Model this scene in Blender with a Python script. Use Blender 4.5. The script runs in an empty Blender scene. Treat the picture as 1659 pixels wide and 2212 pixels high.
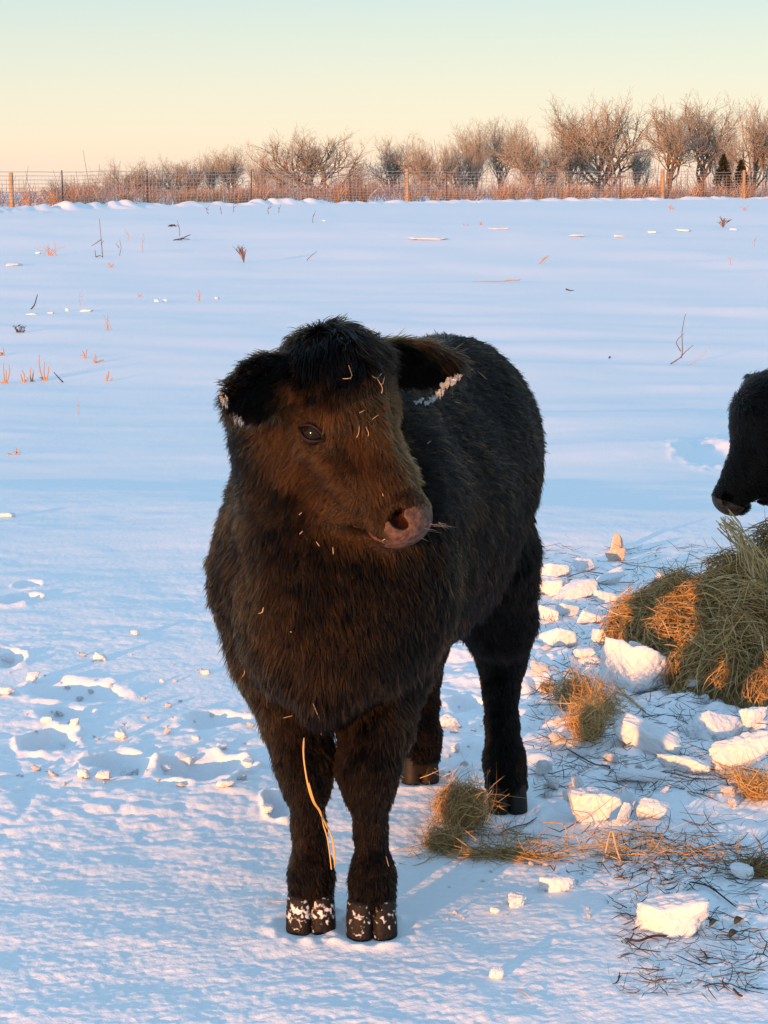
import bpy, bmesh, math, random
import numpy as np
from mathutils import Vector, Matrix, kdtree

rng = np.random.default_rng(7)
random.seed(7)
SC = bpy.context.scene
COL = SC.collection
PI = math.pi

# ------------------------------------------------------------------ camera, sky, sun, exposure
F_PX = 4300.0                                   # focal length in pixels of a 1659 x 2212 frame
PITCH = math.atan(731.0 / F_PX)
CAM_Z = 1.5
cd = bpy.data.cameras.new('camera'); cam = bpy.data.objects.new('camera', cd); COL.objects.link(cam)
cd.sensor_fit = 'VERTICAL'; cd.sensor_height = 36.0; cd.lens = 36.0 * F_PX / 2212.0
cd.clip_start = 0.05; cd.clip_end = 5000.0
cam.location = (0, 0, CAM_Z); cam.rotation_euler = (PI / 2 - PITCH, 0, 0)
SC.camera = cam
SC.render.resolution_x, SC.render.resolution_y = 768, 1024

SUN_AZ = math.radians(31.0)                     # sun is behind the camera, this far to its left
SUN_EL = math.radians(4.8)
to_sun = Vector((-math.sin(SUN_AZ) * math.cos(SUN_EL), -math.cos(SUN_AZ) * math.cos(SUN_EL), math.sin(SUN_EL)))
W = bpy.data.worlds.new('World'); SC.world = W; W.use_nodes = True
wn = W.node_tree.nodes; wl = W.node_tree.links
bg = wn['Background']
sky = wn.new('ShaderNodeTexSky'); sky.sky_type = 'NISHITA'; sky.sun_disc = False
sky.sun_elevation = SUN_EL; sky.sun_rotation = math.atan2(to_sun.x, to_sun.y)
sky.altitude = 200; sky.air_density = 1.0; sky.dust_density = 0.6; sky.ozone_density = 1.6
# evening sky: the physical sky, evened out by thin high haze (cream at the horizon, pale blue-green above, blue overhead)
tcw = wn.new('ShaderNodeTexCoord'); sxyz = wn.new('ShaderNodeSeparateXYZ'); wl.new(tcw.outputs['Generated'], sxyz.inputs[0])
rpw = wn.new('ShaderNodeValToRGB'); rpw.color_ramp.interpolation = 'CARDINAL'
SKY = [(0.0, (.80, .645, .545)), (.022, (.735, .668, .565)), (.083, (.50, .585, .595)), (.20, (.43, .56, .66)), (.35, (.39, .57, .76)), (.60, (.36, .58, .80)), (1.0, (.33, .56, .83))]
el = rpw.color_ramp.elements
el[0].position, el[0].color = SKY[0][0], (*SKY[0][1], 1); el[1].position, el[1].color = SKY[-1][0], (*SKY[-1][1], 1)
for p_, c_ in SKY[1:-1]:
    e_ = el.new(p_); e_.color = (*c_, 1)
wl.new(sxyz.outputs['Z'], rpw.inputs[0])
m1 = wn.new('ShaderNodeVectorMath'); m1.operation = 'SCALE'; m1.inputs['Scale'].default_value = 4.6; wl.new(rpw.outputs[0], m1.inputs[0])
m2w = wn.new('ShaderNodeVectorMath'); m2w.operation = 'SCALE'; m2w.inputs['Scale'].default_value = .28; wl.new(sky.outputs[0], m2w.inputs[0])
m3 = wn.new('ShaderNodeVectorMath'); m3.operation = 'ADD'; wl.new(m1.outputs[0], m3.inputs[0]); wl.new(m2w.outputs[0], m3.inputs[1])
wl.new(m3.outputs[0], bg.inputs[0]); bg.inputs[1].default_value = 0.15
sd = bpy.data.lights.new('sun', 'SUN'); sun = bpy.data.objects.new('sun', sd); COL.objects.link(sun)
sd.energy = 4.9; sd.angle = math.radians(0.55); sd.color = (1.0, 0.395, 0.105)
sun.rotation_euler = to_sun.to_track_quat('Z', 'Y').to_euler()
SC.view_settings.view_transform = 'Standard'; SC.view_settings.look = 'None'
SC.view_settings.gamma = 1.0; SC.view_settings.use_curve_mapping = False
SC.view_settings.exposure = 0.6
SC.render.engine = 'CYCLES'
SC.cycles.use_denoising = True
SC.cycles.max_bounces = 6; SC.cycles.diffuse_bounces = 3; SC.cycles.glossy_bounces = 3
SC.cycles.transmission_bounces = 4; SC.cycles.transparent_max_bounces = 6
SC.cycles_curves.shape = 'RIBBONS'; SC.cycles_curves.subdivisions = 2

# ------------------------------------------------------------------ helpers
CF = np.array([0, math.cos(PITCH), -math.sin(PITCH)]); CU = np.array([0, math.sin(PITCH), math.cos(PITCH)])
CC = np.array([0, 0, CAM_Z])

def ray(u, v):
    return CF + np.array([1.0, 0, 0]) * (u - 829.5) / F_PX + CU * (1106 - v) / F_PX

def at(u, v, y):
    r = ray(u, v); return CC + r * (y / r[1])

def tag(o, label=None, cat=None, group=None, kind=None):
    for k, val in (('label', label), ('category', cat), ('group', group), ('kind', kind)):
        if val: o[k] = val
    return o

def empty(name, loc=(0, 0, 0), rz=0.0):
    o = bpy.data.objects.new(name, None); COL.objects.link(o)
    o.location = loc; o.rotation_euler = (0, 0, rz); o.empty_display_size = 0.05
    return o

def mesh(verts, faces, smooth=True):
    """faces: (K,3) or (K,4) int array, or a list of such arrays"""
    verts = np.asarray(verts, dtype=np.float32).reshape(-1, 3)
    fl = faces if isinstance(faces, list) else [faces]
    fl = [np.asarray(f, dtype=np.int32) for f in fl if len(f)]
    me = bpy.data.meshes.new('mesh')
    me.vertices.add(len(verts)); me.vertices.foreach_set('co', verts.ravel())
    idx = np.concatenate([f.ravel() for f in fl])
    tot = np.concatenate([np.full(len(f), f.shape[1], np.int32) for f in fl])
    st = np.concatenate([[0], np.cumsum(tot)[:-1]]).astype(np.int32)
    me.loops.add(len(idx)); me.loops.foreach_set('vertex_index', idx)
    me.polygons.add(len(tot)); me.polygons.foreach_set('loop_start', st); me.polygons.foreach_set('loop_total', tot)
    me.polygons.foreach_set('use_smooth', np.full(len(tot), bool(smooth)))
    me.update(calc_edges=True)
    return me

def link(name, me, mat=None, parent=None, loc=None):
    o = bpy.data.objects.new(name, me); COL.objects.link(o)
    if mat is not None and len(me.materials) == 0: me.materials.append(mat)
    if parent is not None: o.parent = parent
    if loc is not None: o.location = loc
    return o

def vattr(me, name, vals, dom='POINT'):
    vals = np.asarray(vals, dtype=np.float32)
    if vals.ndim == 1:
        a = me.attributes.new(name, 'FLOAT', dom); a.data.foreach_set('value', vals)
    else:
        a = me.attributes.new(name, 'FLOAT_COLOR', dom)
        c = np.ones((len(vals), 4), np.float32); c[:, :3] = vals; a.data.foreach_set('color', c.ravel())

TAB2 = np.random.default_rng(3).uniform(-1, 1, (256, 256)).astype(np.float32)
TAB3 = np.random.default_rng(4).uniform(-1, 1, (48, 48, 48)).astype(np.float32)

def n2(x, y, o=0):
    x = np.asarray(x, np.float64) + o * 17.31; y = np.asarray(y, np.float64) + o * 9.73
    ix = np.floor(x).astype(np.int64); iy = np.floor(y).astype(np.int64); fx = x - ix; fy = y - iy
    fx = fx * fx * fx * (fx * (fx * 6 - 15) + 10); fy = fy * fy * fy * (fy * (fy * 6 - 15) + 10)
    a = TAB2[ix % 256, iy % 256]; b = TAB2[(ix + 1) % 256, iy % 256]
    c = TAB2[ix % 256, (iy + 1) % 256]; d = TAB2[(ix + 1) % 256, (iy + 1) % 256]
    return (a + (b - a) * fx) * (1 - fy) + (c + (d - c) * fx) * fy

def n3(p, s, o=0):
    p = np.asarray(p, np.float64) * s + 100.0 + o * 13.7
    i = np.floor(p).astype(np.int64); f = p - i; f = f * f * (3 - 2 * f); r = 0
    for dx in (0, 1):
        for dy in (0, 1):
            for dz in (0, 1):
                w = (f[..., 0] if dx else 1 - f[..., 0]) * (f[..., 1] if dy else 1 - f[..., 1]) * (f[..., 2] if dz else 1 - f[..., 2])
                r = r + w * TAB3[(i[..., 0] + dx) % 48, (i[..., 1] + dy) % 48, (i[..., 2] + dz) % 48]
    return r

def unit(v):
    v = np.asarray(v, np.float64); return v / np.maximum(np.linalg.norm(v, axis=-1, keepdims=True), 1e-9)

def sstep(a, b, x):
    t = np.clip((np.asarray(x, np.float64) - a) / (b - a), 0, 1); return t * t * (3 - 2 * t)

def tubes(P, R, sides=4, flat=None):
    """P (N,m,3) polylines, R (N,m) radii -> verts, quads"""
    P = np.asarray(P, np.float64); R = np.asarray(R, np.float64); N, m, _ = P.shape
    T = unit(np.gradient(P, axis=1))
    ref = np.tile(np.array([0.31, 0.17, 0.94]), (N, 1)); tt = unit(P[:, -1] - P[:, 0])
    bad = np.abs((tt * ref).sum(1)) > 0.9; ref[bad] = (0.9, -0.4, 0.1)
    A = unit(np.cross(T, ref[:, None, :])); B = np.cross(T, A)
    an = np.arange(sides) * 2 * PI / sides
    k = 1.0 if flat is None else flat
    V = P[:, :, None, :] + R[:, :, None, None] * (A[:, :, None, :] * np.cos(an)[None, None, :, None] + k * B[:, :, None, :] * np.sin(an)[None, None, :, None])
    base = (np.arange(N) * m * sides)[:, None, None] + (np.arange(m - 1) * sides)[None, :, None]
    s = np.arange(sides)[None, None, :]; s2 = (s + 1) % sides
    Q = np.stack([base + s, base + s2, base + sides + s2, base + sides + s], -1).reshape(-1, 4)
    return V.reshape(-1, 3), Q

def ribbons(P, Wd, side):
    """flat blades: P (N,m,3), widths (N,m), side (N,3)"""
    N, m, _ = P.shape
    T = unit(np.gradient(P, axis=1)); A = unit(np.cross(T, side[:, None, :]))
    V = np.stack([P - A * Wd[..., None] / 2, P + A * Wd[..., None] / 2], 2)
    base = (np.arange(N) * m * 2)[:, None] + (np.arange(m - 1) * 2)[None, :]
    Q = np.stack([base, base + 1, base + 3, base + 2], -1).reshape(-1, 4)
    return V.reshape(-1, 3), Q

def join(parts):
    vs, fs, n = [], [], 0
    for v, f in parts:
        vs.append(np.asarray(v).reshape(-1, 3)); fs.append(np.asarray(f) + n); n += len(vs[-1])
    return np.concatenate(vs), np.concatenate(fs)

def smooth_line(pts, m):
    pts = np.asarray(pts, np.float64); n = len(pts); t = np.linspace(0, n - 1, m); out = []
    for x in t:
        i = min(int(x), n - 2); f = x - i
        p0 = pts[max(i - 1, 0)]; p1 = pts[i]; p2 = pts[i + 1]; p3 = pts[min(i + 2, n - 1)]
        out.append(0.5 * (2 * p1 + (p2 - p0) * f + (2 * p0 - 5 * p1 + 4 * p2 - p3) * f * f + (3 * p1 - p0 - 3 * p2 + p3) * f ** 3))
    return np.array(out)

# ------------------------------------------------------------------ materials
def mat(name, col=(0.5, 0.5, 0.5), rough=0.6, spec=0.3):
    m = bpy.data.materials.new(name); m.use_nodes = True
    b = m.node_tree.nodes['Principled BSDF']
    b.inputs['Base Color'].default_value = (*col, 1); b.inputs['Roughness'].default_value = rough
    b.inputs['Specular IOR Level'].default_value = spec
    return m, m.node_tree.nodes, m.node_tree.links, b

def noise_mix(m, nodes, links, b, c1, c2, scale, detail=4, lo=0.35, hi=0.65, coord='Object', dist=0.0):
    tc = nodes.new('ShaderNodeTexCoord'); nz = nodes.new('ShaderNodeTexNoise')
    nz.inputs['Scale'].default_value = scale; nz.inputs['Detail'].default_value = detail; nz.inputs['Distortion'].default_value = dist
    rp = nodes.new('ShaderNodeValToRGB'); rp.color_ramp.elements[0].position = lo; rp.color_ramp.elements[1].position = hi
    rp.color_ramp.elements[0].color = (*c1, 1); rp.color_ramp.elements[1].color = (*c2, 1)
    links.new(tc.outputs[coord], nz.inputs['Vector']); links.new(nz.outputs['Fac'], rp.inputs[0]); links.new(rp.outputs[0], b.inputs['Base Color'])
    return nz

def bump(nodes, links, b, scale, strength, dist, detail=3, coord='Object', prev=None, vscale=None):
    tc = nodes.new('ShaderNodeTexCoord'); nz = nodes.new('ShaderNodeTexNoise'); bp = nodes.new('ShaderNodeBump')
    nz.inputs['Scale'].default_value = scale; nz.inputs['Detail'].default_value = detail
    bp.inputs['Strength'].default_value = strength; bp.inputs['Distance'].default_value = dist
    if vscale:
        mp = nodes.new('ShaderNodeMapping'); mp.inputs['Scale'].default_value = vscale
        links.new(tc.outputs[coord], mp.inputs[0]); links.new(mp.outputs[0], nz.inputs['Vector'])
    else:
        links.new(tc.outputs[coord], nz.inputs['Vector'])
    links.new(nz.outputs['Fac'], bp.inputs['Height']); links.new(bp.outputs[0], b.inputs['Normal'])
    if prev: links.new(prev.outputs[0], bp.inputs['Normal'])
    return bp

def island_colour(m, nodes, links, b, stops):
    """a colour per strand, from the attribute 'tone' (0..1)"""
    at_ = nodes.new('ShaderNodeAttribute'); at_.attribute_name = 'tone'
    rp = nodes.new('ShaderNodeValToRGB'); el = rp.color_ramp.elements
    el[0].position, el[0].color = stops[0][0], (*stops[0][1], 1); el[1].position, el[1].color = stops[-1][0], (*stops[-1][1], 1)
    for p, c in stops[1:-1]:
        e = el.new(p); e.color = (*c, 1)
    links.new(at_.outputs['Fac'], rp.inputs[0]); links.new(rp.outputs[0], b.inputs['Base Color'])
    return rp

def snow_mat(name, sss=0.0, bumps=((90, 0.5, 0.004),), col=(0.84, 0.85, 0.88)):
    m, n, l, b = mat(name, col, 0.55, 0.3)
    if sss:
        b.inputs['Subsurface Weight'].default_value = sss; b.inputs['Subsurface Radius'].default_value = (1.0, 0.85, 0.7)
        b.inputs['Subsurface Scale'].default_value = 0.02
    pv = None
    for sc_, st, di in bumps: pv = bump(n, l, b, sc_, st, di, 4, prev=pv)
    return m
M_SNOW = snow_mat('snow', 0.0, ((60, 0.35, 0.006), (240, 0.35, 0.0016)))
M_CHUNK = snow_mat('packed_snow', 0.35, ((45, 0.6, 0.010), (200, 0.5, 0.003)), (.74, .75, .78))
m_, n_, l_, b_ = mat('dirty_ice', (0.58, 0.45, 0.37), 0.4, 0.4); b_.inputs['Subsurface Weight'].default_value = 0.3; b_.inputs['Subsurface Scale'].default_value = 0.02
bump(n_, l_, b_, 60, 0.4, 0.004); M_DIRTYICE = m_
m_, n_, l_, b_ = mat('clear_ice', (0.75, 0.80, 0.83), 0.12, 0.6); b_.inputs['Transmission Weight'].default_value = 0.7; b_.inputs['IOR'].default_value = 1.31
bump(n_, l_, b_, 160, 0.4, 0.002); M_ICE = m_

# ------------------------------------------------------------------ snow field
PITS = []      # (x, y, rx, ry, rot, depth)
def pit_px(u, v, wpx, hpx, depth):
    r = ray(u, v); p = CC + r * (-CAM_Z / r[2]); y = p[1]
    PITS.append((p[0], y, 0.5 * wpx / F_PX * y, 0.5 * hpx * y * y / (F_PX * CAM_Z), rng.uniform(-.3, .3), depth))
for a in ((105, 1607, 120, 50, .06), (445, 1660, 175, 60, .06), (250, 1652, 130, 55, .05), (165, 1495, 230, 45, .05), (40, 1290, 90, 30, .05),
          (15, 1425, 70, 45, .05), (470, 1555, 130, 40, .04), (600, 1740, 60, 55, .05), (140, 1545, 120, 36, .03), (60, 1250, 60, 20, .03),
          (1530, 880, 130, 55, .05), (1600, 845, 90, 26, .03), (1010, 1520, 80, 40, .04), (1330, 1745, 130, 60, .05)):
    pit_px(*a)

def ground_z(x, y):
    x = np.asarray(x, np.float64); y = np.asarray(y, np.float64)
    d = np.maximum(np.hypot(x, y), 0.5)
    yw = y + (2.6 * n2(x * .16, y * .13, 60) + 1.2 * n2(x * .5, y * .3, 61)) * sstep(5, 9, y)
    z = -0.62 * sstep(5.8, 21, yw) + 0.86 * sstep(14, 80, yw) - 2.4 * sstep(116, 150, y) - 9 * sstep(150, 300, y) - 60 * sstep(300, 1500, y)          # hollow shaped so the middle field falls into shade, the far field catches sun
    z = z + 0.10 * n2(x * .045, y * .06, 1) * sstep(6, 25, d) + 0.5 * n2(x * .008, y * .01, 2) * sstep(60, 160, d) * 0.4
    # wind drifts, longer across the view
    z = z + 0.030 * n2(x * .28 + .1 * y, y * .75, 3) * sstep(5, 12, d) + 0.010 * n2(x * 1.0, y * 1.4, 4)
    k = sstep(120, 30, d)
    z = z + k * 0.010 * np.maximum(n2(x * .9 + .35 * y, y * 2.2, 5), 0) ** 1.5 * sstep(3.5, 9, d)
    for q_, lam in enumerate((.13, .26, .52, 1.05, 2.1, 4.2)):        # crust ripples, as fine as the sheet can carry
        ymax = math.sqrt(lam / .00095)
        z = z + .011 * lam * n2(x / lam * .7, y / lam, 40 + q_) * sstep(ymax * 1.1, ymax * .8, d) * sstep(lam * 14, lam * 24, d) * (1.0 + 1.45 * sstep(16, 36, d))
    # wind crust: small ripples, patchy
    q = 0.55 + 0.45 * n2(x * 1.7, y * 1.7, 6)
    near = sstep(13, 4, d)
    rough = np.clip(0.25 + 0.75 * near, 0, 1) * sstep(60, 8, d)
    u = x * .96 + y * .28; w = -x * .28 + y * .96
    z = z + rough * (0.0048 * n2(u * 7, w * 9, 7) + 0.0027 * q * n2(u * 19, w * 28, 8) + 0.0022 * q * n2(u * 42, w * 58, 9))
    z = z + near * 0.0011 * n2(u * 95, w * 130, 10)
    # trampled, lumpy snow round the hay and behind the calf
    tr = sstep(1.0, 0.25, np.hypot((x - 0.95) / 1.35, (y - 5.7) / 1.6)) * 0.9 + 0.32 * sstep(1, .3, np.hypot((x + .75) / .75, (y - 4.9) / .7))
    tr = np.clip(tr, 0, 1)
    z = z + tr * (0.028 * n2(x * 6, y * 6, 11) + 0.026 * np.abs(n2(x * 13, y * 13, 12)) + 0.009 * n2(x * 35, y * 35, 13))
    for (px, py, rx, ry, ro, dp) in PITS:
        c, s = math.cos(ro), math.sin(ro); dx, dy = x - px, y - py
        e = np.hypot((dx * c + dy * s) / rx, (-dx * s + dy * c) / ry) * (1 + .16 * n2(x * 16, y * 16, 14))
        z = z - dp * sstep(1.08, .62, e) + 0.20 * dp * np.exp(-((e - 1.22) / .17) ** 2) * (0.75 + .9 * n2(x * 24, y * 24, 15))
    # flat where the calf's feet stand
    for (fx, fy) in FEET:
        e = np.hypot(x - fx, y - fy); z = z * sstep(.05, .13, e) + (0.006 * np.exp(-((e - .085) / .02) ** 2)) * (1 + n2(x * 40, y * 40, 16))
    return z

def G0(u, v):
    """where the pixel's ray meets the snow"""
    r = ray(u, v); y = 3.0; step = 1.02
    if r[2] >= -1e-4: return CC + r * 100
    t0 = 2.0
    ts = 2.0 * 1.012 ** np.arange(420); p = CC[None] + r[None] * ts[:, None]
    below = p[:, 2] < ground_z(p[:, 0], p[:, 1]); i = int(np.argmax(below)) if below.any() else 419
    lo, hi = ts[max(i - 1, 0)], ts[i]
    for _ in range(12):
        m2 = .5 * (lo + hi); pm = CC + r * m2
        if pm[2] < float(ground_z(pm[0], pm[1])): hi = m2
        else: lo = m2
    return CC + r * hi

def G0_many(u, v):
    r = CF + np.outer(u - 829.5, [1.0 / F_PX, 0, 0]) + np.outer(1106 - v, CU / F_PX); z = np.zeros(len(u))
    for _ in range(6):
        p = CC + r * ((z - CAM_Z) / r[:, 2])[:, None]; z = .5 * z + .5 * ground_z(p[:, 0], p[:, 1])
    return np.stack([p[:, 0], p[:, 1], ground_z(p[:, 0], p[:, 1])], 1)

FEET = [(-.147, 3.825), (-.0243, 3.795), (.2945, 4.58), (.0903, 4.815)]
ys = [-60, -30, -15, -8, -4, -1, 1, 2, 2.6]
y = 2.9
while y < 420:
    ys.append(y); y += max(.0045, y * y * .00034) if y < 60 else y * y * .0008
ys += [500, 700, 1100, 2000, 4000]
ys = np.array(ys)
NX = 620
s = np.linspace(-1, 1, NX); ex = 1 + (np.linspace(0, 1, 26)[1:] ** 2.2) * 14
s = np.concatenate([-ex[::-1], s, ex])
hw = 0.235 * np.maximum(ys, 2.6) + .22
X = s[None, :] * hw[:, None]; Y = np.repeat(ys[:, None], len(s), 1)
Z = ground_z(X, Y)
nr, nc = X.shape
i = np.arange(nr - 1)[:, None] * nc + np.arange(nc - 1)[None, :]
Q = np.stack([i, i + 1, i + nc + 1, i + nc], -1).reshape(-1, 4)
snow = link('snow_ground', mesh(np.stack([X, Y, Z], -1), Q), M_SNOW)
tag(snow, 'snow covered pasture with wind ripples and hoof prints', None, None, 'structure')

# ------------------------------------------------------------------ snow bank, fence, trees
def gp(u, y):
    """point on the snow below image column u at distance y"""
    x = (u - 829.5) / F_PX * (y * math.cos(PITCH) + 0.05); return np.array([x, y, float(ground_z(x, y))])
def line_y(u):                                                     # the fence runs a little away from the camera to the right
    return np.interp(u, [-300, 24, 880, 1432, 1608, 1950], [66, 74, 92, 103, 107, 116])

us = np.linspace(-260, 1940, 900); yy = line_y(us) - 2.0
off = np.linspace(-2.2, 1.9, 26)
cx = (us - 829.5) / F_PX * yy; BX = np.repeat(cx[:, None], 26, 1); BY = yy[:, None] + off[None, :]
hb = (.16 + .16 * n2(cx * .35, cx * 0 + 3.3, 20) + .14 * n2(cx * 1.1, cx * 0 + 1.3, 21))
prof = np.exp(-((off / .85) ** 2))[None, :] * (np.clip(hb + .04, .06, .20) * (.45 + .6 * np.clip(n2(cx * .09, cx * 0 + 9, 25) + .5, 0, 1)))[:, None] * 1.0
BZ = ground_z(BX, BY) - .03 + prof * (1 + .6 * n2(BX * 1.9, BY * 2.6, 22)) + (.06) * np.maximum(n2(BX * 1.7 + BY * .8, BY * .9, 23), 0) * np.exp(-((off / 1.4) ** 2))[None, :]
i = np.arange(899)[:, None] * 26 + np.arange(25)[None, :]
tag(link('snow_bank', mesh(np.stack([BX, BY, BZ], -1), np.stack([i, i + 26, i + 27, i + 1], -1).reshape(-1, 4)), M_SNOW), 'low wind drifted snow bank at the foot of the fence', None, None, 'structure')

m_, n_, l_, b_ = mat('post_wood', (.38, .25, .14), .8, .2); noise_mix(m_, n_, l_, b_, (.30, .19, .10), (.46, .32, .19), 9, 6); M_POST = m_
m_, n_, l_, b_ = mat('rusty_steel', (.11, .055, .04), .7, .3); M_TPOST = m_
m_, n_, l_, b_ = mat('frosted_wire', (.46, .42, .42), .6, .3); M_WIRE = m_
fence = empty('fence', tuple(gp(829, float(line_y(829)))))
tag(fence, 'woven wire field fence with round wooden and thin steel posts', 'fence')
fo = np.array(fence.location)
for u, h_, r_ in ((24, 1.36, .085), (880, 1.50, .085), (1432, 1.55, .11), (1608, 1.48, .085), (-190, 1.4, .085), (1840, 1.5, .085)):
    p = gp(u, float(line_y(u))) - fo; k = 10; P_ = np.zeros((1, 7, 3)); zt = np.array([-.3, .3, .7, 1.0, h_ - .02, h_, h_ + .005])
    lean = rng.normal(size=2) * .012
    P_[0] = p; P_[0, :, 2] += zt; P_[0, :, 0] += zt * lean[0]; P_[0, :, 1] += zt * lean[1]
    v, f = tubes(P_, np.array([[r_, r_, r_ * .98, r_ * .97, r_ * .95, r_ * .86, .002]]), k)
    link('wooden_post', mesh(v, f), M_POST, fence)
tuu = (-90, 135, 318, 543, 757, 965, 1155, 1340, 1520, 1700)
for u in tuu:
    p = gp(u, float(line_y(u))) - fo; h_ = 1.45 if u != 245 else 1.3
    t_ = np.array([-.2, .5, 1.0, h_]); P_ = p[None] + np.stack([t_ * 0 + rng.normal() * .02 * t_, t_ * 0, t_], 1)
    v1, f1 = tubes(P_[None], np.full((1, 4), .030), 4); v2, f2 = tubes(P_[None] + np.array([[[0, .04, 0]]]), np.full((1, 4), .022), 4, .3)
    link('steel_post', mesh(*join([(v1, f1), (v2, f2)])), M_TPOST, fence)
fu = np.linspace(-260, 1900, 150); fy = line_y(fu) - .10; fx = (fu - 829.5) / F_PX * (fy * math.cos(PITCH) + .05); fz = ground_z(fx, fy)
hs = [.16, .27, .39, .52, .66, .80, .95, 1.10, 1.26, 1.40]
for hgt in hs:
    P_ = np.stack([fx, fy, fz + hgt + .012 * n2(fx * .4, fx * 0 + hgt * 7, 24) - .03 * np.abs(np.sin(fu / 107 * PI)) * 0.6], 1) - fo
    v, f = tubes(P_[None], np.full((1, 150), .0080 if hgt < 1.3 else .0095), 4); link('wire', mesh(v, f), M_WIRE, fence)
for u in np.arange(-150, 1830, 8.0):
    p = gp(u, float(line_y(u)) - .10) - fo; v, f = tubes((p + np.array([[0, 0, .16], [rng.normal() * .01, 0, .7], [0, 0, 1.26]]))[None], np.full((1, 3), .0042), 3); link('stay', mesh(v, f), M_WIRE, fence)

# ---- bare trees
def grow(seed, H, spread, limbs, fork, up, droop=0.0, trunk_r=.035):
    """-> {level: (list of polylines, radii)} for a bare broadleaf tree of height about 1"""
    r = np.random.default_rng(seed); out = {k: ([], []) for k in range(5)}
    M = {0: 8, 1: 7, 2: 6, 3: 5, 4: 4}
    def br(p, d, ln, ra, lv):
        m = M[lv]; pts = [p]; st = ln / (m - 1); dd = d.copy()
        for k in range(m - 1):
            dd = unit(dd + r.normal(size=3) * (.05 if lv == 0 else .20) + np.array([0, 0, up * (.12 if lv < 3 else .05) - droop * (lv > 2)]))
            pts.append(pts[-1] + dd * st)
        pts = np.array(pts); t = np.linspace(0, 1, m); end = (.45, .35, .35, .3, .4)[lv]
        out[lv][0].append(pts); out[lv][1].append(ra * (1 - t * (1 - end)) * (1 + (.5 * np.exp(-t * 9) if lv == 0 else 0)))
        if lv == 4: return
        nch = (limbs, 8, 6, 5)[lv]; lo_ = (fork, .28, .2, .15)[lv]
        for j in range(nch):
            tt = lo_ + (1 - lo_) * (j + r.random()) / nch; i_ = min(int(tt * (m - 1)), m - 2); q = pts[i_] + (pts[i_ + 1] - pts[i_]) * (tt * (m - 1) - i_)
            ax = unit(pts[i_ + 1] - pts[i_]); side = unit(np.cross(ax, r.normal(size=3)))
            if lv == 0:
                a_ = j * 2.4 + r.random(); side = np.array([math.cos(a_), math.sin(a_), 0])
            an = (spread * (1.15 - .5 * tt) if lv == 0 else r.uniform(.45, .95))
            nd = ax * math.cos(an) + side * math.sin(an)
            l2 = (ln * (1.15 * (1.15 - .40 * tt)) if lv == 0 else ln * r.uniform(.42, .68) * (1.15 - .5 * tt)); l2 = max(l2, .03)
            br(q, nd, l2, min(ra * (.72 if lv == 0 else .58) * (1.1 - .4 * tt), ra * .85), lv + 1)
        if lv < 4: br(pts[-1], dd, ln * (.55 if lv == 0 else .5), ra * end * .9, lv + 1)
    br(np.array([0, 0, -.02]), np.array([r.normal() * .04, r.normal() * .04, 1.0]), .42, trunk_r, 0)
    return out
m_, n_, l_, b_ = mat('bark', (.13, .085, .065), .9, .1); noise_mix(m_, n_, l_, b_, (.13, .095, .068), (.24, .18, .13), 6, 5); M_BARK = m_
m_, n_, l_, b_ = mat('twigs', (.20, .135, .11), .9, .1); noise_mix(m_, n_, l_, b_, (.31, .265, .215), (.46, .41, .34), .8, 3); M_TWIG = m_
PRO = []
for sd_, (spread, limbs, fork, up, tr) in enumerate([(.85, 10, .38, 1.0, .019), (.62, 8, .42, 1.3, .014), (.48, 7, .45, 1.5, .011), (.95, 11, .28, .85, .017), (.72, 9, .38, 1.1, .015), (.60, 7, .62, 1.3, .0135)]):
    g = grow(40 + sd_, 1, spread, limbs, fork, up, 0, tr)
    top = max(p[:, 2].max() for p in g[4][0]); wd = np.percentile(np.abs(np.concatenate([p[:, 0] for p in g[4][0]])), 96)
    def mk(levels, sides, rmin):
        parts = []
        for lv in levels:
            if g[lv][0]: parts.append(tubes(np.array(g[lv][0]) / top, np.maximum(np.array(g[lv][1]) / top, rmin), sides))
        return mesh(*join(parts))
    a_ = mk((0, 1, 2), 5, .0016); b2 = mk((3, 4), 3, .0007); a_.materials.append(M_BARK); b2.materials.append(M_TWIG); PRO.append((a_, b2, wd / top))
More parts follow.
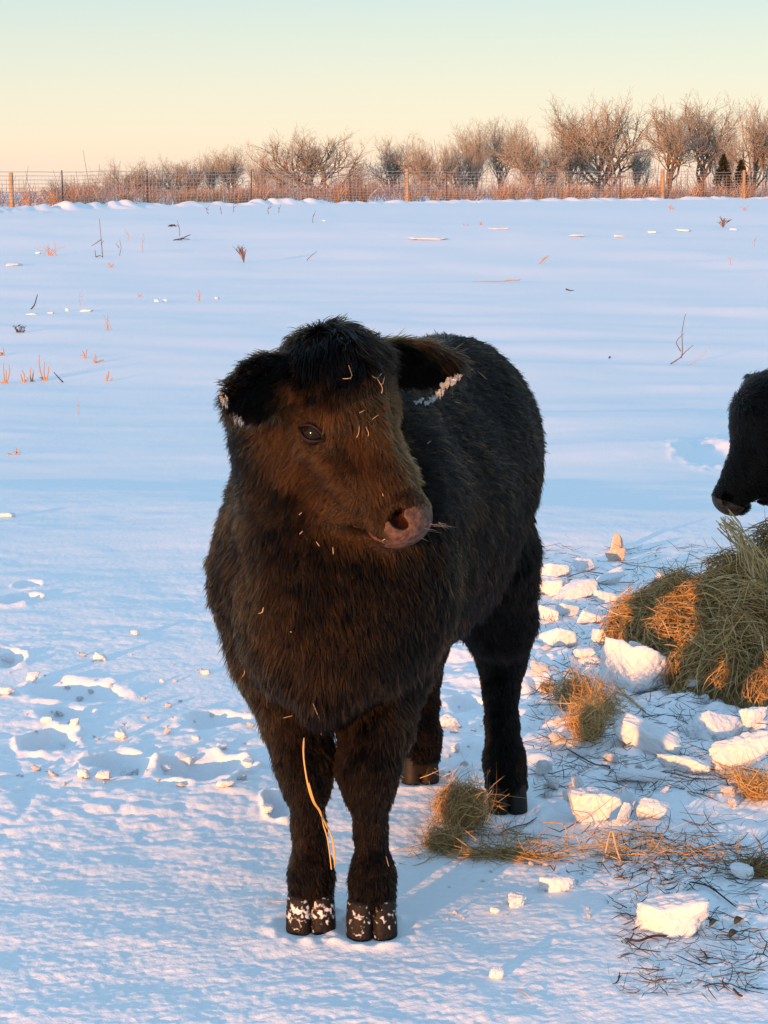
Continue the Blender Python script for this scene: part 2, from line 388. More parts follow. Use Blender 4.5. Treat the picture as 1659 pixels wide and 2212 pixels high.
TREES = [  # column, top row, half width in columns, kind, distance, label
 (128, 390, 46, 4, 150, 'small thin bare tree beyond the leftmost steel fence post'),
 (195, 384, 56, 3, 148, 'low bushy bare tree at the left end of the tree line'),
 (268, 345, 60, 3, 152, 'dark spreading bare tree, first full crown from the left'),
 (390, 338, 58, 0, 155, 'spreading bare tree with tangled crown left of the pale upright trees'),
 (455, 326, 34, 1, 160, 'narrow pale bare tree, first of three upright ones left of the big oak'),
 (503, 320, 36, 2, 158, 'narrow pale bare tree, middle one of three upright ones left of the big oak'),
 (560, 328, 40, 1, 154, 'forked bare tree just left of the big spreading oak'),
 (678, 275, 88, 0, 150, 'big lone spreading bare oak with dark limbs left of the centre fence post'),
 (762, 350, 36, 4, 165, 'small bare tree in the gap right of the big spreading oak'),
 (842, 296, 58, 4, 158, 'rounded bare tree directly behind the centre wooden fence post'),
 (925, 292, 52, 3, 150, 'dark tangled bare tree just right of the centre wooden post'),
 (985, 300, 46, 0, 156, 'lower tangled bare tree between the dark tangle and the tall pale pair'),
 (1030, 264, 38, 2, 165, 'tall pale slender tree, left one of a pair above the middle of the fence'),
 (1078, 257, 40, 2, 168, 'tall pale slender tree, right one of a pair above the middle of the fence'),
 (1150, 263, 62, 3, 148, 'leaning dark bare tree with brown crown left of the tallest trees'),
 (1228, 255, 52, 4, 158, 'dark bare tree at the left shoulder of the tallest crown'),
 (1298, 200, 92, 0, 156, 'tallest bare tree with the broadest domed crown right of centre'),
 (1375, 300, 40, 1, 170, 'small thin bare tree in the dip right of the tallest crown'),
 (1446, 218, 66, 5, 156, 'tall bare tree with clear trunk behind the pale fence post'),
 (1514, 208, 68, 5, 160, 'tall bare tree with V shaped limbs right of the pale fence post'),
 (1572, 270, 46, 1, 172, 'bare tree rising behind the dark evergreen'),
 (1625, 213, 72, 4, 152, 'large bare tree behind the rightmost wooden fence post'),
 (1720, 225, 70, 0, 156, 'bare tree cut by the right edge of the photo'),
 (330, 372, 34, 4, 168, 'low bare tree filling the gap between the two dark left crowns'),
 (615, 350, 36, 4, 172, 'small bare tree half hidden behind the left limbs of the big oak'),
 (1190, 300, 44, 1, 176, 'pale thin bare tree behind the leaning dark one'),
 (40, 408, 60, 3, 160, 'tiny bare tree at the left edge behind the wooden corner post'),
]
for (u, vt, hw_px, kd_, y_, lb) in TREES:
    base = gp(u, y_); base[2] -= .15
    zt = CAM_Z + y_ * (376 - vt + 9) / F_PX; H_ = zt - base[2]; t = empty('bare_tree', tuple(base), rng.uniform(0, 6.28)); ta, tb, asp = PRO[kd_]
    wx = 1.28 * hw_px / F_PX * y_ / max(asp, .05); wx = float(np.clip(wx, .6 * H_, 2.6 * H_))
    tag(t, lb, 'tree', 'bare trees beyond the fence'); t.scale = (wx, wx, H_)
    link('trunk', ta, None, t); link('crown', tb, None, t)
# the dark evergreen
M_EVG = mat('evergreen_needles', (.030, .032, .018), .9, .1)[0]
for (u, vt, hw_px, lb) in ((1562, 333, 34, 'dark evergreen with pointed top between the bare trees at right'), (1600, 345, 30, 'lower dark evergreen touching the pointed one at right')):
    base = gp(u, 146); zt = CAM_Z + 146 * (376 - vt) / F_PX; H_ = zt - base[2]; t = empty('evergreen_tree', tuple(base)); tag(t, lb, 'tree', 'dark evergreens')
    v, f = tubes(np.array([[(0, 0, -.2), (0, 0, H_ * .5), (0, 0, H_)]]), np.array([[.10, .06, .01]]), 6); link('trunk', mesh(v, f), M_BARK, t)
    n = 2600; hh = rng.random(n) ** 1.25; an = rng.uniform(0, 6.28, n); rr = hw_px / F_PX * 146 * (1 - hh) ** .7 * (0.35 + .65 * rng.random(n) ** .5) * (1 + .25 * np.sin(an * 5 + hh * 20))
    p0 = np.stack([rr * np.cos(an), rr * np.sin(an), hh * H_ * .98], 1); dr = unit(np.stack([np.cos(an), np.sin(an), .5 + rng.normal(size=n) * .4], 1)) * rng.uniform(.12, .3, n)[:, None]
    P_ = np.stack([p0 - dr * .5, p0, p0 + dr * .5 + np.array([0, 0, -.03])], 1); v, f = ribbons(P_, np.tile([.03, .10, .01], (n, 1)), rng.normal(size=(n, 3)))
    link('crown', mesh(v, f), M_EVG, t)

# frosted brush and tall dry grass along the far side of the fence
m_, n_, l_, b_ = mat('frosted_brush', (.3, .22, .2), .9, .1); island_colour(m_, n_, l_, b_, [(0, (.13, .10, .098)), (.5, (.25, .205, .205)), (1, (.52, .49, .50))]); M_BRUSH = m_
def brush(n, ulo, uhi, dlo, dhi, hfun, wid, m=5):
    u = rng.uniform(ulo, uhi, n); y_ = line_y(u) + rng.uniform(dlo, dhi, n); x = (u - 829.5) / F_PX * y_; z = ground_z(x, y_)
    hh = hfun(x, u) * rng.uniform(.45, 1.1, n); t = np.linspace(0, 1, m)
    d = rng.normal(size=(n, 3)) * np.array([.45, .45, .1]) + np.array([0, 0, 1.0]); b = rng.normal(size=(n, 3)) * np.array([.6, .6, .4])
    P_ = np.stack([x, y_, z - .05], 1)[:, None] + hh[:, None, None] * (d[:, None] * t[None, :, None] + b[:, None] * (t ** 2)[None, :, None] * .5)
    return P_, hh
P1, h1 = brush(6500, -150, 1850, 3, 34, lambda x, u: (.28 + .50 * np.abs(n2(x * .22, x * 0, 30))) * np.clip((u + 60) / 260, .55, 1.25), .02)
# side twigs
k = rng.integers(0, len(P1), 16000); q0 = P1[k, rng.integers(1, 5, 16000)]; dd = unit(rng.normal(size=(16000, 3)) + np.array([0, 0, .5])) * (h1[k] * .35)[:, None]
P2 = q0[:, None] + dd[:, None] * np.linspace(0, 1, 5)[None, :, None]
PB = np.concatenate([P1, P2]); RB = np.concatenate([np.tile(np.linspace(.016, .006, 5), (len(P1), 1)), np.tile(np.linspace(.009, .004, 5), (len(P2), 1))])
v, f = tubes(PB, RB, 3); me = mesh(v, f); vattr(me, 'tone', np.repeat(np.clip(.45 + .3 * n2(PB[:, 0, 0] * .3, PB[:, 0, 1] * .3, 31) + rng.normal(size=len(PB)) * .2, 0, 1), 15))
tag(link('frosted_brush', me, M_BRUSH), 'frosty tangled undergrowth beyond the fence below the bare trees', None, None, 'stuff')
m_, n_, l_, b_ = mat('dry_grass', (.45, .25, .12), .8, .15); island_colour(m_, n_, l_, b_, [(0, (.26, .125, .06)), (.5, (.42, .23, .115)), (1, (.56, .40, .26))]); M_DRY = m_
u0 = rng.uniform(60, 1700, 180); n = 5200; ui = u0[rng.integers(0, 180, n)] + rng.normal(size=n) * 6
y_ = line_y(ui) + rng.uniform(.1, 2.2, n); x = (ui - 829.5) / F_PX * y_; z = ground_z(x, y_); hh = (.35 + .45 * np.abs(n2(x * .5, x * 0 + 5, 32)) + .25 * np.abs(n2(x * 2, x * 0, 33))) * rng.uniform(.5, 1.15, n)
t = np.linspace(0, 1, 5); d = np.stack([rng.normal(size=n) * .22 + .1, rng.normal(size=n) * .2, np.ones(n)], 1); b = rng.normal(size=(n, 3)) * np.array([.5, .5, .3])
P_ = np.stack([x, y_, z - .02], 1)[:, None] + hh[:, None, None] * (d[:, None] * t[None, :, None] + b[:, None] * (t ** 2)[None, :, None] * .6)
v, f = ribbons(P_, np.tile([.016, .018, .016, .02, .006], (n, 1)), rng.normal(size=(n, 3))); me = mesh(v, f); vattr(me, 'tone', np.repeat(rng.random(n), 10))
tag(link('dry_grass', me, M_DRY), 'orange dry grass standing along the fence line', None, None, 'stuff')

# far woods that close the view behind the trees
n = 9000; u = rng.uniform(-500, 2150, n); y_ = rng.uniform(230, 300, n); x = (u - 829.5) / F_PX * y_; z = ground_z(x, y_)
hh = (7.2 + 2.4 * np.abs(n2(x * .05, x * 0, 34)) + 1.6 * np.abs(n2(x * .2, x * 0, 35))) * rng.uniform(.80, 1.0, n) * np.clip(.84 + (u - 100) / 5000, .80, 1.2)
t = np.linspace(0, 1, 4); d = np.stack([rng.normal(size=n) * .3, rng.normal(size=n) * .3, np.ones(n)], 1)
P_ = np.stack([x, y_, z - .3], 1)[:, None] + hh[:, None, None] * (d[:, None] * t[None, :, None] + (rng.normal(size=(n, 3)) * .25)[:, None] * (t ** 2)[None, :, None])
v, f = tubes(P_, np.tile(np.array([.07, .06, .05, .02]), (n, 1)), 3); me = mesh(v, f); vattr(me, 'tone', np.repeat(np.clip(.5 + rng.normal(size=n) * .15, 0, 1), 12))
tag(link('far_woods', me, M_BRUSH), 'faint far off woods along the horizon', None, None, 'stuff')

# ------------------------------------------------------------------ bodies of animals: a distance field turned into one mesh
class Field:
    def __init__(self): self.p = []
    def cap(self, a, b, ra, rb, k=.03, sq=None):              # tapered limb
        a = np.asarray(a, float); b = np.asarray(b, float); R = max(ra, rb)
        self.p.append(('c', a, b, ra, rb, k, np.minimum(a, b) - R, np.maximum(a, b) + R)); return self
    def chain(self, pts, rs, k=.03):
        for i in range(len(pts) - 1): self.cap(pts[i], pts[i + 1], rs[i], rs[i + 1], k)
        return self
    def ell(self, c, ax, r, k=.04, sub=False):                # ellipsoid, ax = rows of unit axes
        c = np.asarray(c, float); ax = unit(np.asarray(ax, float)); r = np.asarray(r, float)
        e = np.sqrt(((ax * r[:, None]) ** 2).sum(0))
        self.p.append(('s' if sub else 'e', c, ax, r, None, k, c - e, c + e)); return self
    def dist(self, pr, P):
        if pr[0] == 'c':
            _, a, b, ra, rb = pr[:5]; ab = b - a; t = np.clip(((P - a) @ ab) / max(ab @ ab, 1e-9), 0, 1)
            return np.linalg.norm(P - a - t[..., None] * ab, axis=-1) - (ra + (rb - ra) * t)
        _, c, ax, r = pr[:4]; q = (P - c) @ ax.T
        k0 = np.linalg.norm(q / r, axis=-1); k1 = np.linalg.norm(q / (r * r), axis=-1)
        return k0 * (k0 - 1) / np.maximum(k1, 1e-6)
    def grid(self, lo, hi, h):
        lo = np.asarray(lo, float); n = np.ceil((np.asarray(hi, float) - lo) / h).astype(int) + 1
        D = np.full(n, .12, np.float32)
        for pr in self.p:
            k = pr[5]; m = .03 + k
            i0 = np.maximum(np.floor((pr[6] - m - lo) / h).astype(int), 0); i1 = np.minimum(np.ceil((pr[7] + m - lo) / h).astype(int) + 1, n)
            if (i1 <= i0).any(): continue
            ax = [lo[q] + h * np.arange(i0[q], i1[q]) for q in range(3)]
            P = np.stack(np.meshgrid(*ax, indexing='ij'), -1)
            d = self.dist(pr, P).astype(np.float32); sl = tuple(slice(i0[q], i1[q]) for q in range(3)); o = D[sl]
            if pr[0] == 's':
                hh = np.maximum(k - np.abs(o + d), 0) / k; D[sl] = np.maximum(o, -d) + hh * hh * k * .25
            else:
                hh = np.maximum(k - np.abs(o - d), 0) / k; D[sl] = np.minimum(o, d) - hh * hh * k * .25
        return lo, D

def nets(lo, D, h):
    """surface nets: distance grid -> verts, quads"""
    ins = D < 0; n = np.array(D.shape)
    c8 = [(0, 0, 0), (1, 0, 0), (0, 1, 0), (1, 1, 0), (0, 0, 1), (1, 0, 1), (0, 1, 1), (1, 1, 1)]
    sl = lambda c: tuple(slice(c[q], n[q] - 1 + c[q]) for q in range(3))
    cnt = sum(ins[sl(c)].astype(np.int8) for c in c8)
    act = (cnt > 0) & (cnt < 8); idx = np.full(act.shape, -1, np.int64); cells = np.argwhere(act); idx[act] = np.arange(len(cells))
    acc = np.zeros((len(cells), 3)); num = np.zeros(len(cells))
    vals = {c: D[cells[:, 0] + c[0], cells[:, 1] + c[1], cells[:, 2] + c[2]].astype(np.float64) for c in c8}
    for a in c8:
        for q in range(3):
            if a[q] == 0:
                b = list(a); b[q] = 1; b = tuple(b); va, vb = vals[a], vals[b]; x = (va < 0) != (vb < 0)
                t = np.where(x, va / np.where(x, va - vb, 1), 0)
                p = np.array(a, float)[None] + 0 * acc; p[:, q] += t
                acc += np.where(x[:, None], p, 0); num += x
    V = lo + h * (cells + acc / np.maximum(num, 1)[:, None])
    Fs = []
    for q in range(3):
        u, w = [(1, 2), (2, 0), (0, 1)][q]
        s0 = [slice(1, n[k] - 1) for k in range(3)]; s0[q] = slice(0, n[q] - 1); s1 = list(s0); s1[q] = slice(1, n[q])
        A, B = ins[tuple(s0)], ins[tuple(s1)]
        for flip, mask in ((False, A & ~B), (True, ~A & B)):
            e = np.argwhere(mask)
            if not len(e): continue
            off = np.ones(3, int); off[q] = 0; e = e + off
            du = np.zeros(3, int); du[u] = 1; dw = np.zeros(3, int); dw[w] = 1
            g = lambda c: idx[c[:, 0], c[:, 1], c[:, 2]]
            f = np.stack([g(e - du - dw), g(e - dw), g(e), g(e - du)], 1)
            Fs.append(f[:, ::-1] if flip else f)
    return V, np.concatenate(Fs)

class Head:
    """head frame: l along the face from poll to muzzle, n out of the face, w to the animal's right"""
    def __init__(self, P, psi, th, roll, s):
        h = np.array([math.sin(psi), -math.cos(psi), 0]); z = np.array([0, 0, 1.0])
        L = h * math.cos(th) - z * math.sin(th); N = h * math.sin(th) + z * math.cos(th); Wv = np.array([-math.cos(psi), -math.sin(psi), 0])
        c, q = math.cos(roll), math.sin(roll)
        self.P = np.asarray(P, float); self.L = L; self.N = N * c + Wv * q; self.W = Wv * c - N * q; self.s = s
        self.A = np.stack([self.L, self.N, self.W])
    def __call__(self, l, n, w): return self.P + self.s * (l * self.L + n * self.N + w * self.W)
    def v(self, l, n, w): return unit(l * self.L + n * self.N + w * self.W)
    def inv(self, p): return (np.asarray(p) - self.P) @ self.A.T / self.s
    def build(self, F):
        s = self.s; E = lambda l, n, w, r, k=.03, sub=False: F.ell(self(l, n, w), self.A, np.array(r) * s, k * s, sub)
        E(.110, -.085, .010, (.080, .080, .098), .04)                    # skull
        E(.065, -.075, .020, (.036, .042, .055), .05)                    # poll
        E(.140, -.068, 0, (.085, .072, .106), .05)                       # forehead, brow
        E(.160, -.152, .030, (.090, .080, .056), .05); E(.160, -.152, -.030, (.090, .080, .056), .05)   # cheeks
        E(.235, -.078, 0, (.110, .054, .055), .05)                       # bridge
        E(.270, -.122, 0, (.105, .052, .052), .05)                       # lower face
        E(.345, -.078, 0, (.070, .048, .052), .05)                       # nose
        E(.330, -.172, 0, (.036, .032, .040), .025)
        E(.290, -.165, 0, (.060, .040, .044), .04)                       # lower jaw                      # chin
        E(.385, -.074, 0, (.040, .053, .056), .030)                      # muzzle
        E(.396, -.076, 0, (.031, .044, .047), .020)                      # blunt front of the nose
        for q in (1, -1):
            F.cap(self(.205, -.118, .088 * q), self(.315, -.100, .050 * q), .020 * s, .016 * s, .04 * s)   # cheek bone
            E(.160, -.066, .088 * q, (.040, .022, .022), .03)            # brow over the eye
            E(.192, -.103, .090 * q, (.036, .032, .020), .02)            # rim of the eye
            E(.192, -.104, .119 * q, (.027, .023, .014), .015, True)     # eye socket
        F.ell(self(.375, -.132, 0), np.stack([self.v(1, 1.2, 0), self.v(-1.2, 1, 0), self.W]), np.array((.046, .0050, .066)) * s, .010 * s, True)   # mouth line
    def muzzle(self, F, big=0.0):
        s = self.s
        for q in (1, -1):                                                # comma shaped nostrils
            F.ell(self(.388, -.053, .038 * q), np.stack([self.v(.9, .3, -.25 * q), self.v(-.35, .9, .1 * q), self.v(.25, 0, .95 * q)]), np.array((.021, .0135 + big, .026 + big)) * s, .005 * s, True)
            F.ell(self(.374, -.042, .050 * q), np.stack([self.v(.85, -.45, .1 * q), self.v(.45, .85, .1 * q), self.v(0, 0, 1.0 * q)]), np.array((.020, .0080 + big, .016)) * s, .006 * s, True)

def hoof_claw(inner, w=.026, ln=.062, ht=.060):
    """one claw, toe towards -y, sole on z = 0; inner = side (+1/-1 in x) of the flat face"""
    V = []; S = 22; H = [(0, .965, 0), (.004, 1.0, .0), (.02, 1.0, .002), (.036, .99, .005), (.052, .97, .009), (.066, .94, .013), (.072, .85, .014)]
    for z, sc_, back in H:
        for i in range(S):
            t = 2 * PI * i / S; x = math.copysign(abs(math.cos(t)) ** .85, math.cos(t)) * w; y = math.copysign(abs(math.sin(t)) ** .8, math.sin(t)) * ln / 2
            if y < 0: x += inner * .004 * (y / (ln / 2)) ** 2 * 1.0
            if x * inner > 0: x *= .86
            hz = z * ht / .060 * (1 - .25 * max(y, 0) / (ln / 2))
            V.append((x * sc_, y * sc_ + back, hz + (.003 * math.sin(t * 3) if 0.03 < z < .045 else 0)))
    n = len(H); Fq = [(r * S + i, r * S + (i + 1) % S, (r + 1) * S + (i + 1) % S, (r + 1) * S + i) for r in range(n - 1) for i in range(S)]
    V.append((0, 0, 0)); V.append((0, .014, .074)); c0 = len(V) - 2
    Ft = [(c0, (i + 1) % S, i) for i in range(S)] + [(c0 + 1, (n - 1) * S + i, (n - 1) * S + (i + 1) % S) for i in range(S)]
    return np.array(V), np.array(Fq), np.array(Ft)

# ---- hair
def sample_mesh(V, Fq, N, wt=None):
    a, b, c, d = (V[Fq[:, k]] for k in range(4)); nr = np.cross(c - a, d - b); ar = np.linalg.norm(nr, axis=1)
    pr = ar if wt is None else ar * wt
    f = rng.choice(len(Fq), N, p=pr / pr.sum()); u, v = rng.random(N)[:, None], rng.random(N)[:, None]
    return a[f] * (1 - u) * (1 - v) + b[f] * u * (1 - v) + c[f] * u * v + d[f] * (1 - u) * v, f

def vnormals(V, Fq):
    nr = np.cross(V[Fq[:, 2]] - V[Fq[:, 0]], V[Fq[:, 3]] - V[Fq[:, 1]]); o = np.zeros_like(V)
    for k in range(4): np.add.at(o, Fq[:, k], nr)
    return unit(o)

def hair(name, P, N, D, Ln, tone, material, parent, lift=.35, clump=.5, nclump=20, curl=.15, rad=.0009, m=5, droop=.25):
    """strands from roots P: normals N, combing directions D (unit), lengths Ln"""
    n = len(P)
    T = unit(D - N * (D * N).sum(1, keepdims=True))
    jit = rng.normal(size=(n, 3)) * .22
    d0 = unit(N * lift + T + jit * .7)
    ts = np.linspace(0, 1, m)
    bend = unit(T + N * lift * .35 + np.array([0, 0, -droop]) + jit)
    pts = P[:, None, :] + Ln[:, None, None] * (d0[:, None, :] * (ts - .5 * ts ** 2)[None, :, None] + bend[:, None, :] * (.5 * ts ** 2)[None, :, None])
    wob = np.stack([n3(P, 55, k) for k in range(3)], 1) * curl
    pts += (Ln[:, None] * wob)[:, None, :] * (ts ** 2)[None, :, None]
    if np.max(clump) > 0:
        K = max(n // nclump, 4); sel = rng.choice(n, K, replace=False); kd = kdtree.KDTree(K)
        for j, q in enumerate(sel): kd.insert(P[q], j)
        kd.balance(); own = np.array([kd.find(p)[1] for p in P]); tgt = sel[own]
        tipo = pts[tgt] - P[tgt][:, None, :]
        cl = (clump if np.isscalar(clump) else clump[:, None, None]) * (0.5 + .5 * rng.random(n))[:, None, None] * (ts ** 1.5)[None, :, None]
        goal = P[tgt][:, None, :] + tipo * (Ln / Ln[tgt])[:, None, None]
        near = np.linalg.norm(P[tgt] - P, axis=1)[:, None, None] < 1.2 * Ln[:, None, None]
        pts = np.where(near, pts + (goal - pts) * cl, pts)
    hc = bpy.data.hair_curves.new(name); hc.add_curves([m] * n)
    hc.attributes['position'].data.foreach_set('vector', pts.astype(np.float32).ravel())
    r = (rad * (0.7 + .6 * rng.random(n)))[:, None] * np.array([1.0, 1.0, .85, .6, .2] if m == 5 else np.linspace(1, .2, m))[None, :]
    ra = hc.attributes.get('radius') or hc.attributes.new('radius', 'FLOAT', 'POINT'); ra.data.foreach_set('value', r.astype(np.float32).ravel())
    ta = hc.attributes.new('tone', 'FLOAT', 'CURVE'); ta.data.foreach_set('value', np.clip(tone, 0, 1).astype(np.float32))
    o = bpy.data.objects.new(name, hc); COL.objects.link(o); hc.materials.append(material)
    if parent is not None: o.parent = parent
    return o

def hair_mat(name, dark, brown, rough=.38):
    m = bpy.data.materials.new(name); m.use_nodes = True; n = m.node_tree.nodes; l = m.node_tree.links
    n.remove(n['Principled BSDF']); h = n.new('ShaderNodeBsdfHairPrincipled'); h.model = 'CHIANG'; h.parametrization = 'COLOR'
    a = n.new('ShaderNodeAttribute'); a.attribute_name = 'tone'; r = n.new('ShaderNodeValToRGB')
    r.color_ramp.elements[0].color = (*dark, 1); r.color_ramp.elements[1].color = (*brown, 1)
    l.new(a.outputs['Fac'], r.inputs[0]); l.new(r.outputs[0], h.inputs['Color'])
    h.inputs['Roughness'].default_value = rough; h.inputs['Radial Roughness'].default_value = .5; h.inputs['Random Roughness'].default_value = .3
    h.inputs['Coat'].default_value = 0.0; h.inputs['IOR'].default_value = 1.22
    l.new(h.outputs[0], n['Material Output'].inputs[0]); return m
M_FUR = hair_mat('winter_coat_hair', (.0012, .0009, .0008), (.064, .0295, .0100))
M_FURBLACK = hair_mat('black_hair', (.0022, .0022, .0025), (.006, .0045, .004))
M_SKIN = mat('dark_hide', (.010, .007, .005), .8, .1)[0]

m_, n_, l_, b_ = mat('nose_skin', (.05, .035, .03), .55, .22)
noise_mix(m_, n_, l_, b_, (.040, .022, .016), (.135, .072, .048), 80, 6)
bump(n_, l_, b_, 300, .9, .0022, 2); M_NOSE = m_
rp_ = [x for x in n_ if x.type == 'VALTORGB'][0]; at_ = n_.new('ShaderNodeAttribute'); at_.attribute_name = 'inner'; mx_ = n_.new('ShaderNodeMix'); mx_.data_type = 'RGBA'   # flesh inside the nostrils, painted darker for the recess shade
l_.new(at_.outputs['Fac'], mx_.inputs['Factor']); l_.new(rp_.outputs[0], mx_.inputs['A']); mx_.inputs['B'].default_value = (.026, .0075, .005, 1); l_.new(mx_.outputs['Result'], b_.inputs['Base Color'])
m_, n_, l_, b_ = mat('eyeball', (.008, .004, .003), .09, .22); M_EYE = m_
m_, n_, l_, b_ = mat('eyelid_skin', (.008, .005, .004), .6, .2); M_LID = m_
m_, n_, l_, b_ = mat('hoof_horn', (.011, .009, .008), .55, .25)
bump(n_, l_, b_, 30, .5, .003, 3, vscale=(1, 1, 9)); M_HOOF = m_
m_, n_, l_, b_ = mat('hoof_horn_with_snow', (.010, .008, .007), .6, .2)
nz_ = noise_mix(m_, n_, l_, b_, (.010, .008, .007), (.70, .70, .72), 110, 12, .47, .60, dist=.3)
at_ = n_.new('ShaderNodeAttribute'); at_.attribute_name = 'snowy'; ad_ = n_.new('ShaderNodeMath'); ad_.operation = 'ADD'
l_.new(nz_.outputs['Fac'], ad_.inputs[0]); l_.new(at_.outputs['Fac'], ad_.inputs[1])
rp_ = [x for x in n_ if x.type == 'VALTORGB'][0]; l_.new(ad_.outputs[0], rp_.inputs[0])
bump(n_, l_, b_, 150, .8, .003, 4); M_HOOFSNOW = m_

# ------------------------------------------------------------------ the calf
HD = Head((0, 0, 0), math.radians(59), math.radians(62), 0.0, 1.06)
HD.P = at(868, 1140, 3.62) - HD(.403, -.05, .048)
F = Field()
Ob = np.array([.0555, 4.24, 0]); fw = np.array([-.301, -.953, 0]); rt = np.array([-.953, .301, 0]); zz = np.array([0, 0, 1.0])
AX = np.stack([fw, rt, zz])
def B(a, s_, z): return Ob + fw * a + rt * (s_ + .028) + zz * z
F.ell(B(-.05, -.01, .765), AX, (.46, .228, .290), .10)          # barrel
F.ell(B(-.36, -.005, .85), AX, (.27, .205, .265), .10)          # hips
F.ell(B(-.50, -.005, .86), AX, (.15, .170, .205), .08)          # rump
F.ell(B(.27, 0, .755), AX, (.25, .195, .285), .10)              # shoulders
F.ell(B(.42, .0, .665), AX, (.17, .165, .195), .10)             # breast
F.ell(B(.47, .0, .515), AX, (.085, .055, .080), .05)
F.ell(B(.470, .080, .605), AX, (.080, .066, .115), .035); F.ell(B(.470, -.080, .605), AX, (.080, .066, .115), .035)             # brisket
F.ell(B(-.02, 0, 1.03), AX, (.50, .09, .07), .10)                # spine
F.ell(B(.37, .085, .70), AX, (.12, .105, .18), .08)               # point of the shoulder
F.ell(B(.37, -.095, .70), AX, (.12, .11, .18), .08)
nk0 = B(.33, .0, .86); nk1 = HD(.10, -.20, 0)
F.cap(nk0, nk1 + (0, .05, -.04), .185, .105, .10)
F.cap(at(640, 1215, 4.00), at(655, 985, 4.00), .172, .108, .08)
F.cap(B(.40, .0, .74), HD(.11, -.205, .0), .160, .070, .08)     # throat
F.cap(B(.46, .02, .62), HD(.14, -.215, .01), .11, .04, .08)      # dewlap

def leg(px, rs, k=.035):
    pts = [at(u, v, y_) for (u, v, y_) in px]; F.chain(pts, rs, k); return pts
L1 = leg([(672, 1975, 3.83), (672, 1935, 3.835), (672, 1882, 3.84), (667, 1790, 3.85), (662, 1690, 3.835), (657, 1640, 3.845), (637, 1545, 3.88), (612, 1440, 3.93), (570, 1300, 3.96)],
         [.036, .034, .0355, .0250, .040, .049, .060, .086, .092])
L2 = leg([(804, 1985, 3.80), (804, 1945, 3.805), (805, 1890, 3.81), (801, 1795, 3.82), (797, 1705, 3.805), (797, 1660, 3.815), (812, 1560, 3.86), (826, 1440, 3.93), (830, 1290, 3.96)],
         [.037, .035, .0355, .0250, .040, .051, .063, .090, .10])
L3 = leg([(1098, 1725, 4.58), (1094, 1690, 4.59), (1090, 1640, 4.60), (1084, 1560, 4.63), (1082, 1490, 4.67), (1085, 1430, 4.72), (1078, 1340, 4.64), (1050, 1200, 4.55)],
         [.040, .038, .041, .031, .036, .050, .080, .12])
L4 = leg([(908, 1668, 4.81), (908, 1640, 4.82), (910, 1590, 4.83), (914, 1520, 4.87), (915, 1460, 4.91), (918, 1400, 4.96), (925, 1320, 4.88), (930, 1200, 4.75)],
         [.040, .038, .041, .031, .036, .050, .085, .14])
F.chain([B(-.66, .0, .95), B(-.70, 0, .80), B(-.71, 0, .62), B(-.70, 0, .50)], [.035, .028, .022, .028], .03)   # tail
HD.build(F)
# ears: cupped leaves
def ear(base, tip, face, wid, th=.017):
    e = unit(tip - base); f_ = unit(face - e * (face @ e)); w_ = np.cross(e, f_); ln = np.linalg.norm(tip - base) / 2; c = (base + tip) / 2
    F.ell(c, np.stack([e, w_, f_]), (ln, wid, th), .02)
    F.cap(base - e * .03, base + e * .03, .036, .030, .03)
    F.ell(c + f_ * .020 + e * .01, np.stack([e, w_, f_]), (ln * .78, wid * .72, th * .95), .012, True)
    return dict(b=base, e=e, w=w_, f=f_, L=2 * ln, wid=wid, c=c)
ER = ear(HD(.085, -.095, .098), at(490, 858, 3.585), np.array([.30, -.80, -.35]), .060)
EL = ear(HD(.070, -.085, -.105), at(990, 795, 3.88), np.array([.12, -.62, -.76]), .064)
HD.muzzle(F, .004)
h_ = .0075
lo_, D_ = F.grid((-.50, 3.45, .02), (.50, 5.12, 1.30), h_)
CV, CFc = nets(lo_, D_, h_)
for _ in range(2):                                              # relax the grid steps
    acc = np.zeros_like(CV); num = np.zeros(len(CV))
    for k in range(4):
        for q in (1, 3): np.add.at(acc, CFc[:, k], CV[CFc[:, (k + q) % 4]]); np.add.at(num, CFc[:, k], 1)
    CV = CV * .4 + .6 * acc / num[:, None]
CN = vnormals(CV, CFc)
calf = link('calf', mesh(CV, CFc), M_SKIN)
tag(calf, 'dark brown furry calf standing in the snow with its head turned', 'calf')

# muzzle: the same field on a finer grid, bare skin
F2 = Field(); HD.build(F2); F2.p = [p for p in F2.p]; HD.muzzle(F2)
mz = HD(.395, -.065, 0); lo2, D2 = F2.grid(mz - .11, mz + .11, .0026); MV, MF = nets(lo2, D2 - .0012, .0026)
hl = HD.inv(MV); keep = (hl[:, 1] + 1.2 * (.384 - hl[:, 0]) < -.1225) & (hl[:, 1] + 1.2 * (.384 - hl[:, 0]) > -.136) & (hl[:, 0] > .352) & (np.abs(hl[:, 2]) < .052) | (hl[:, 0] > .376 + 1.2 * np.maximum(-.068 - hl[:, 1], 0) * sstep(.022, .046, np.abs(hl[:, 2])) + .35 * np.maximum(np.abs(hl[:, 2]) - .044, 0) + .25 * np.maximum(-.075 - hl[:, 1], 0) + .0035 * n3(MV, 120, 1)) & (hl[:, 1] > -.119)
MF = MF[keep[MF].all(1)]; used = np.unique(MF); rm = np.full(len(MV), -1); rm[used] = np.arange(len(used)); MV = MV[used]; MF = rm[MF]
mme = mesh(MV, MF); hm = HD.inv(MV)
vattr(mme, 'inner', sstep(.0, .005, .056 * np.sqrt(np.clip(1 - ((hm[:, 0] - .385) / .042) ** 2 - ((hm[:, 1] + .074) / .053) ** 2, .02, 1)) - np.abs(hm[:, 2]) - .001) * (np.abs(hm[:, 2]) > .008) * (hm[:, 0] > .358) * (hm[:, 0] < .416) * (hm[:, 1] > -.09))
link('muzzle', mme, M_NOSE, calf)
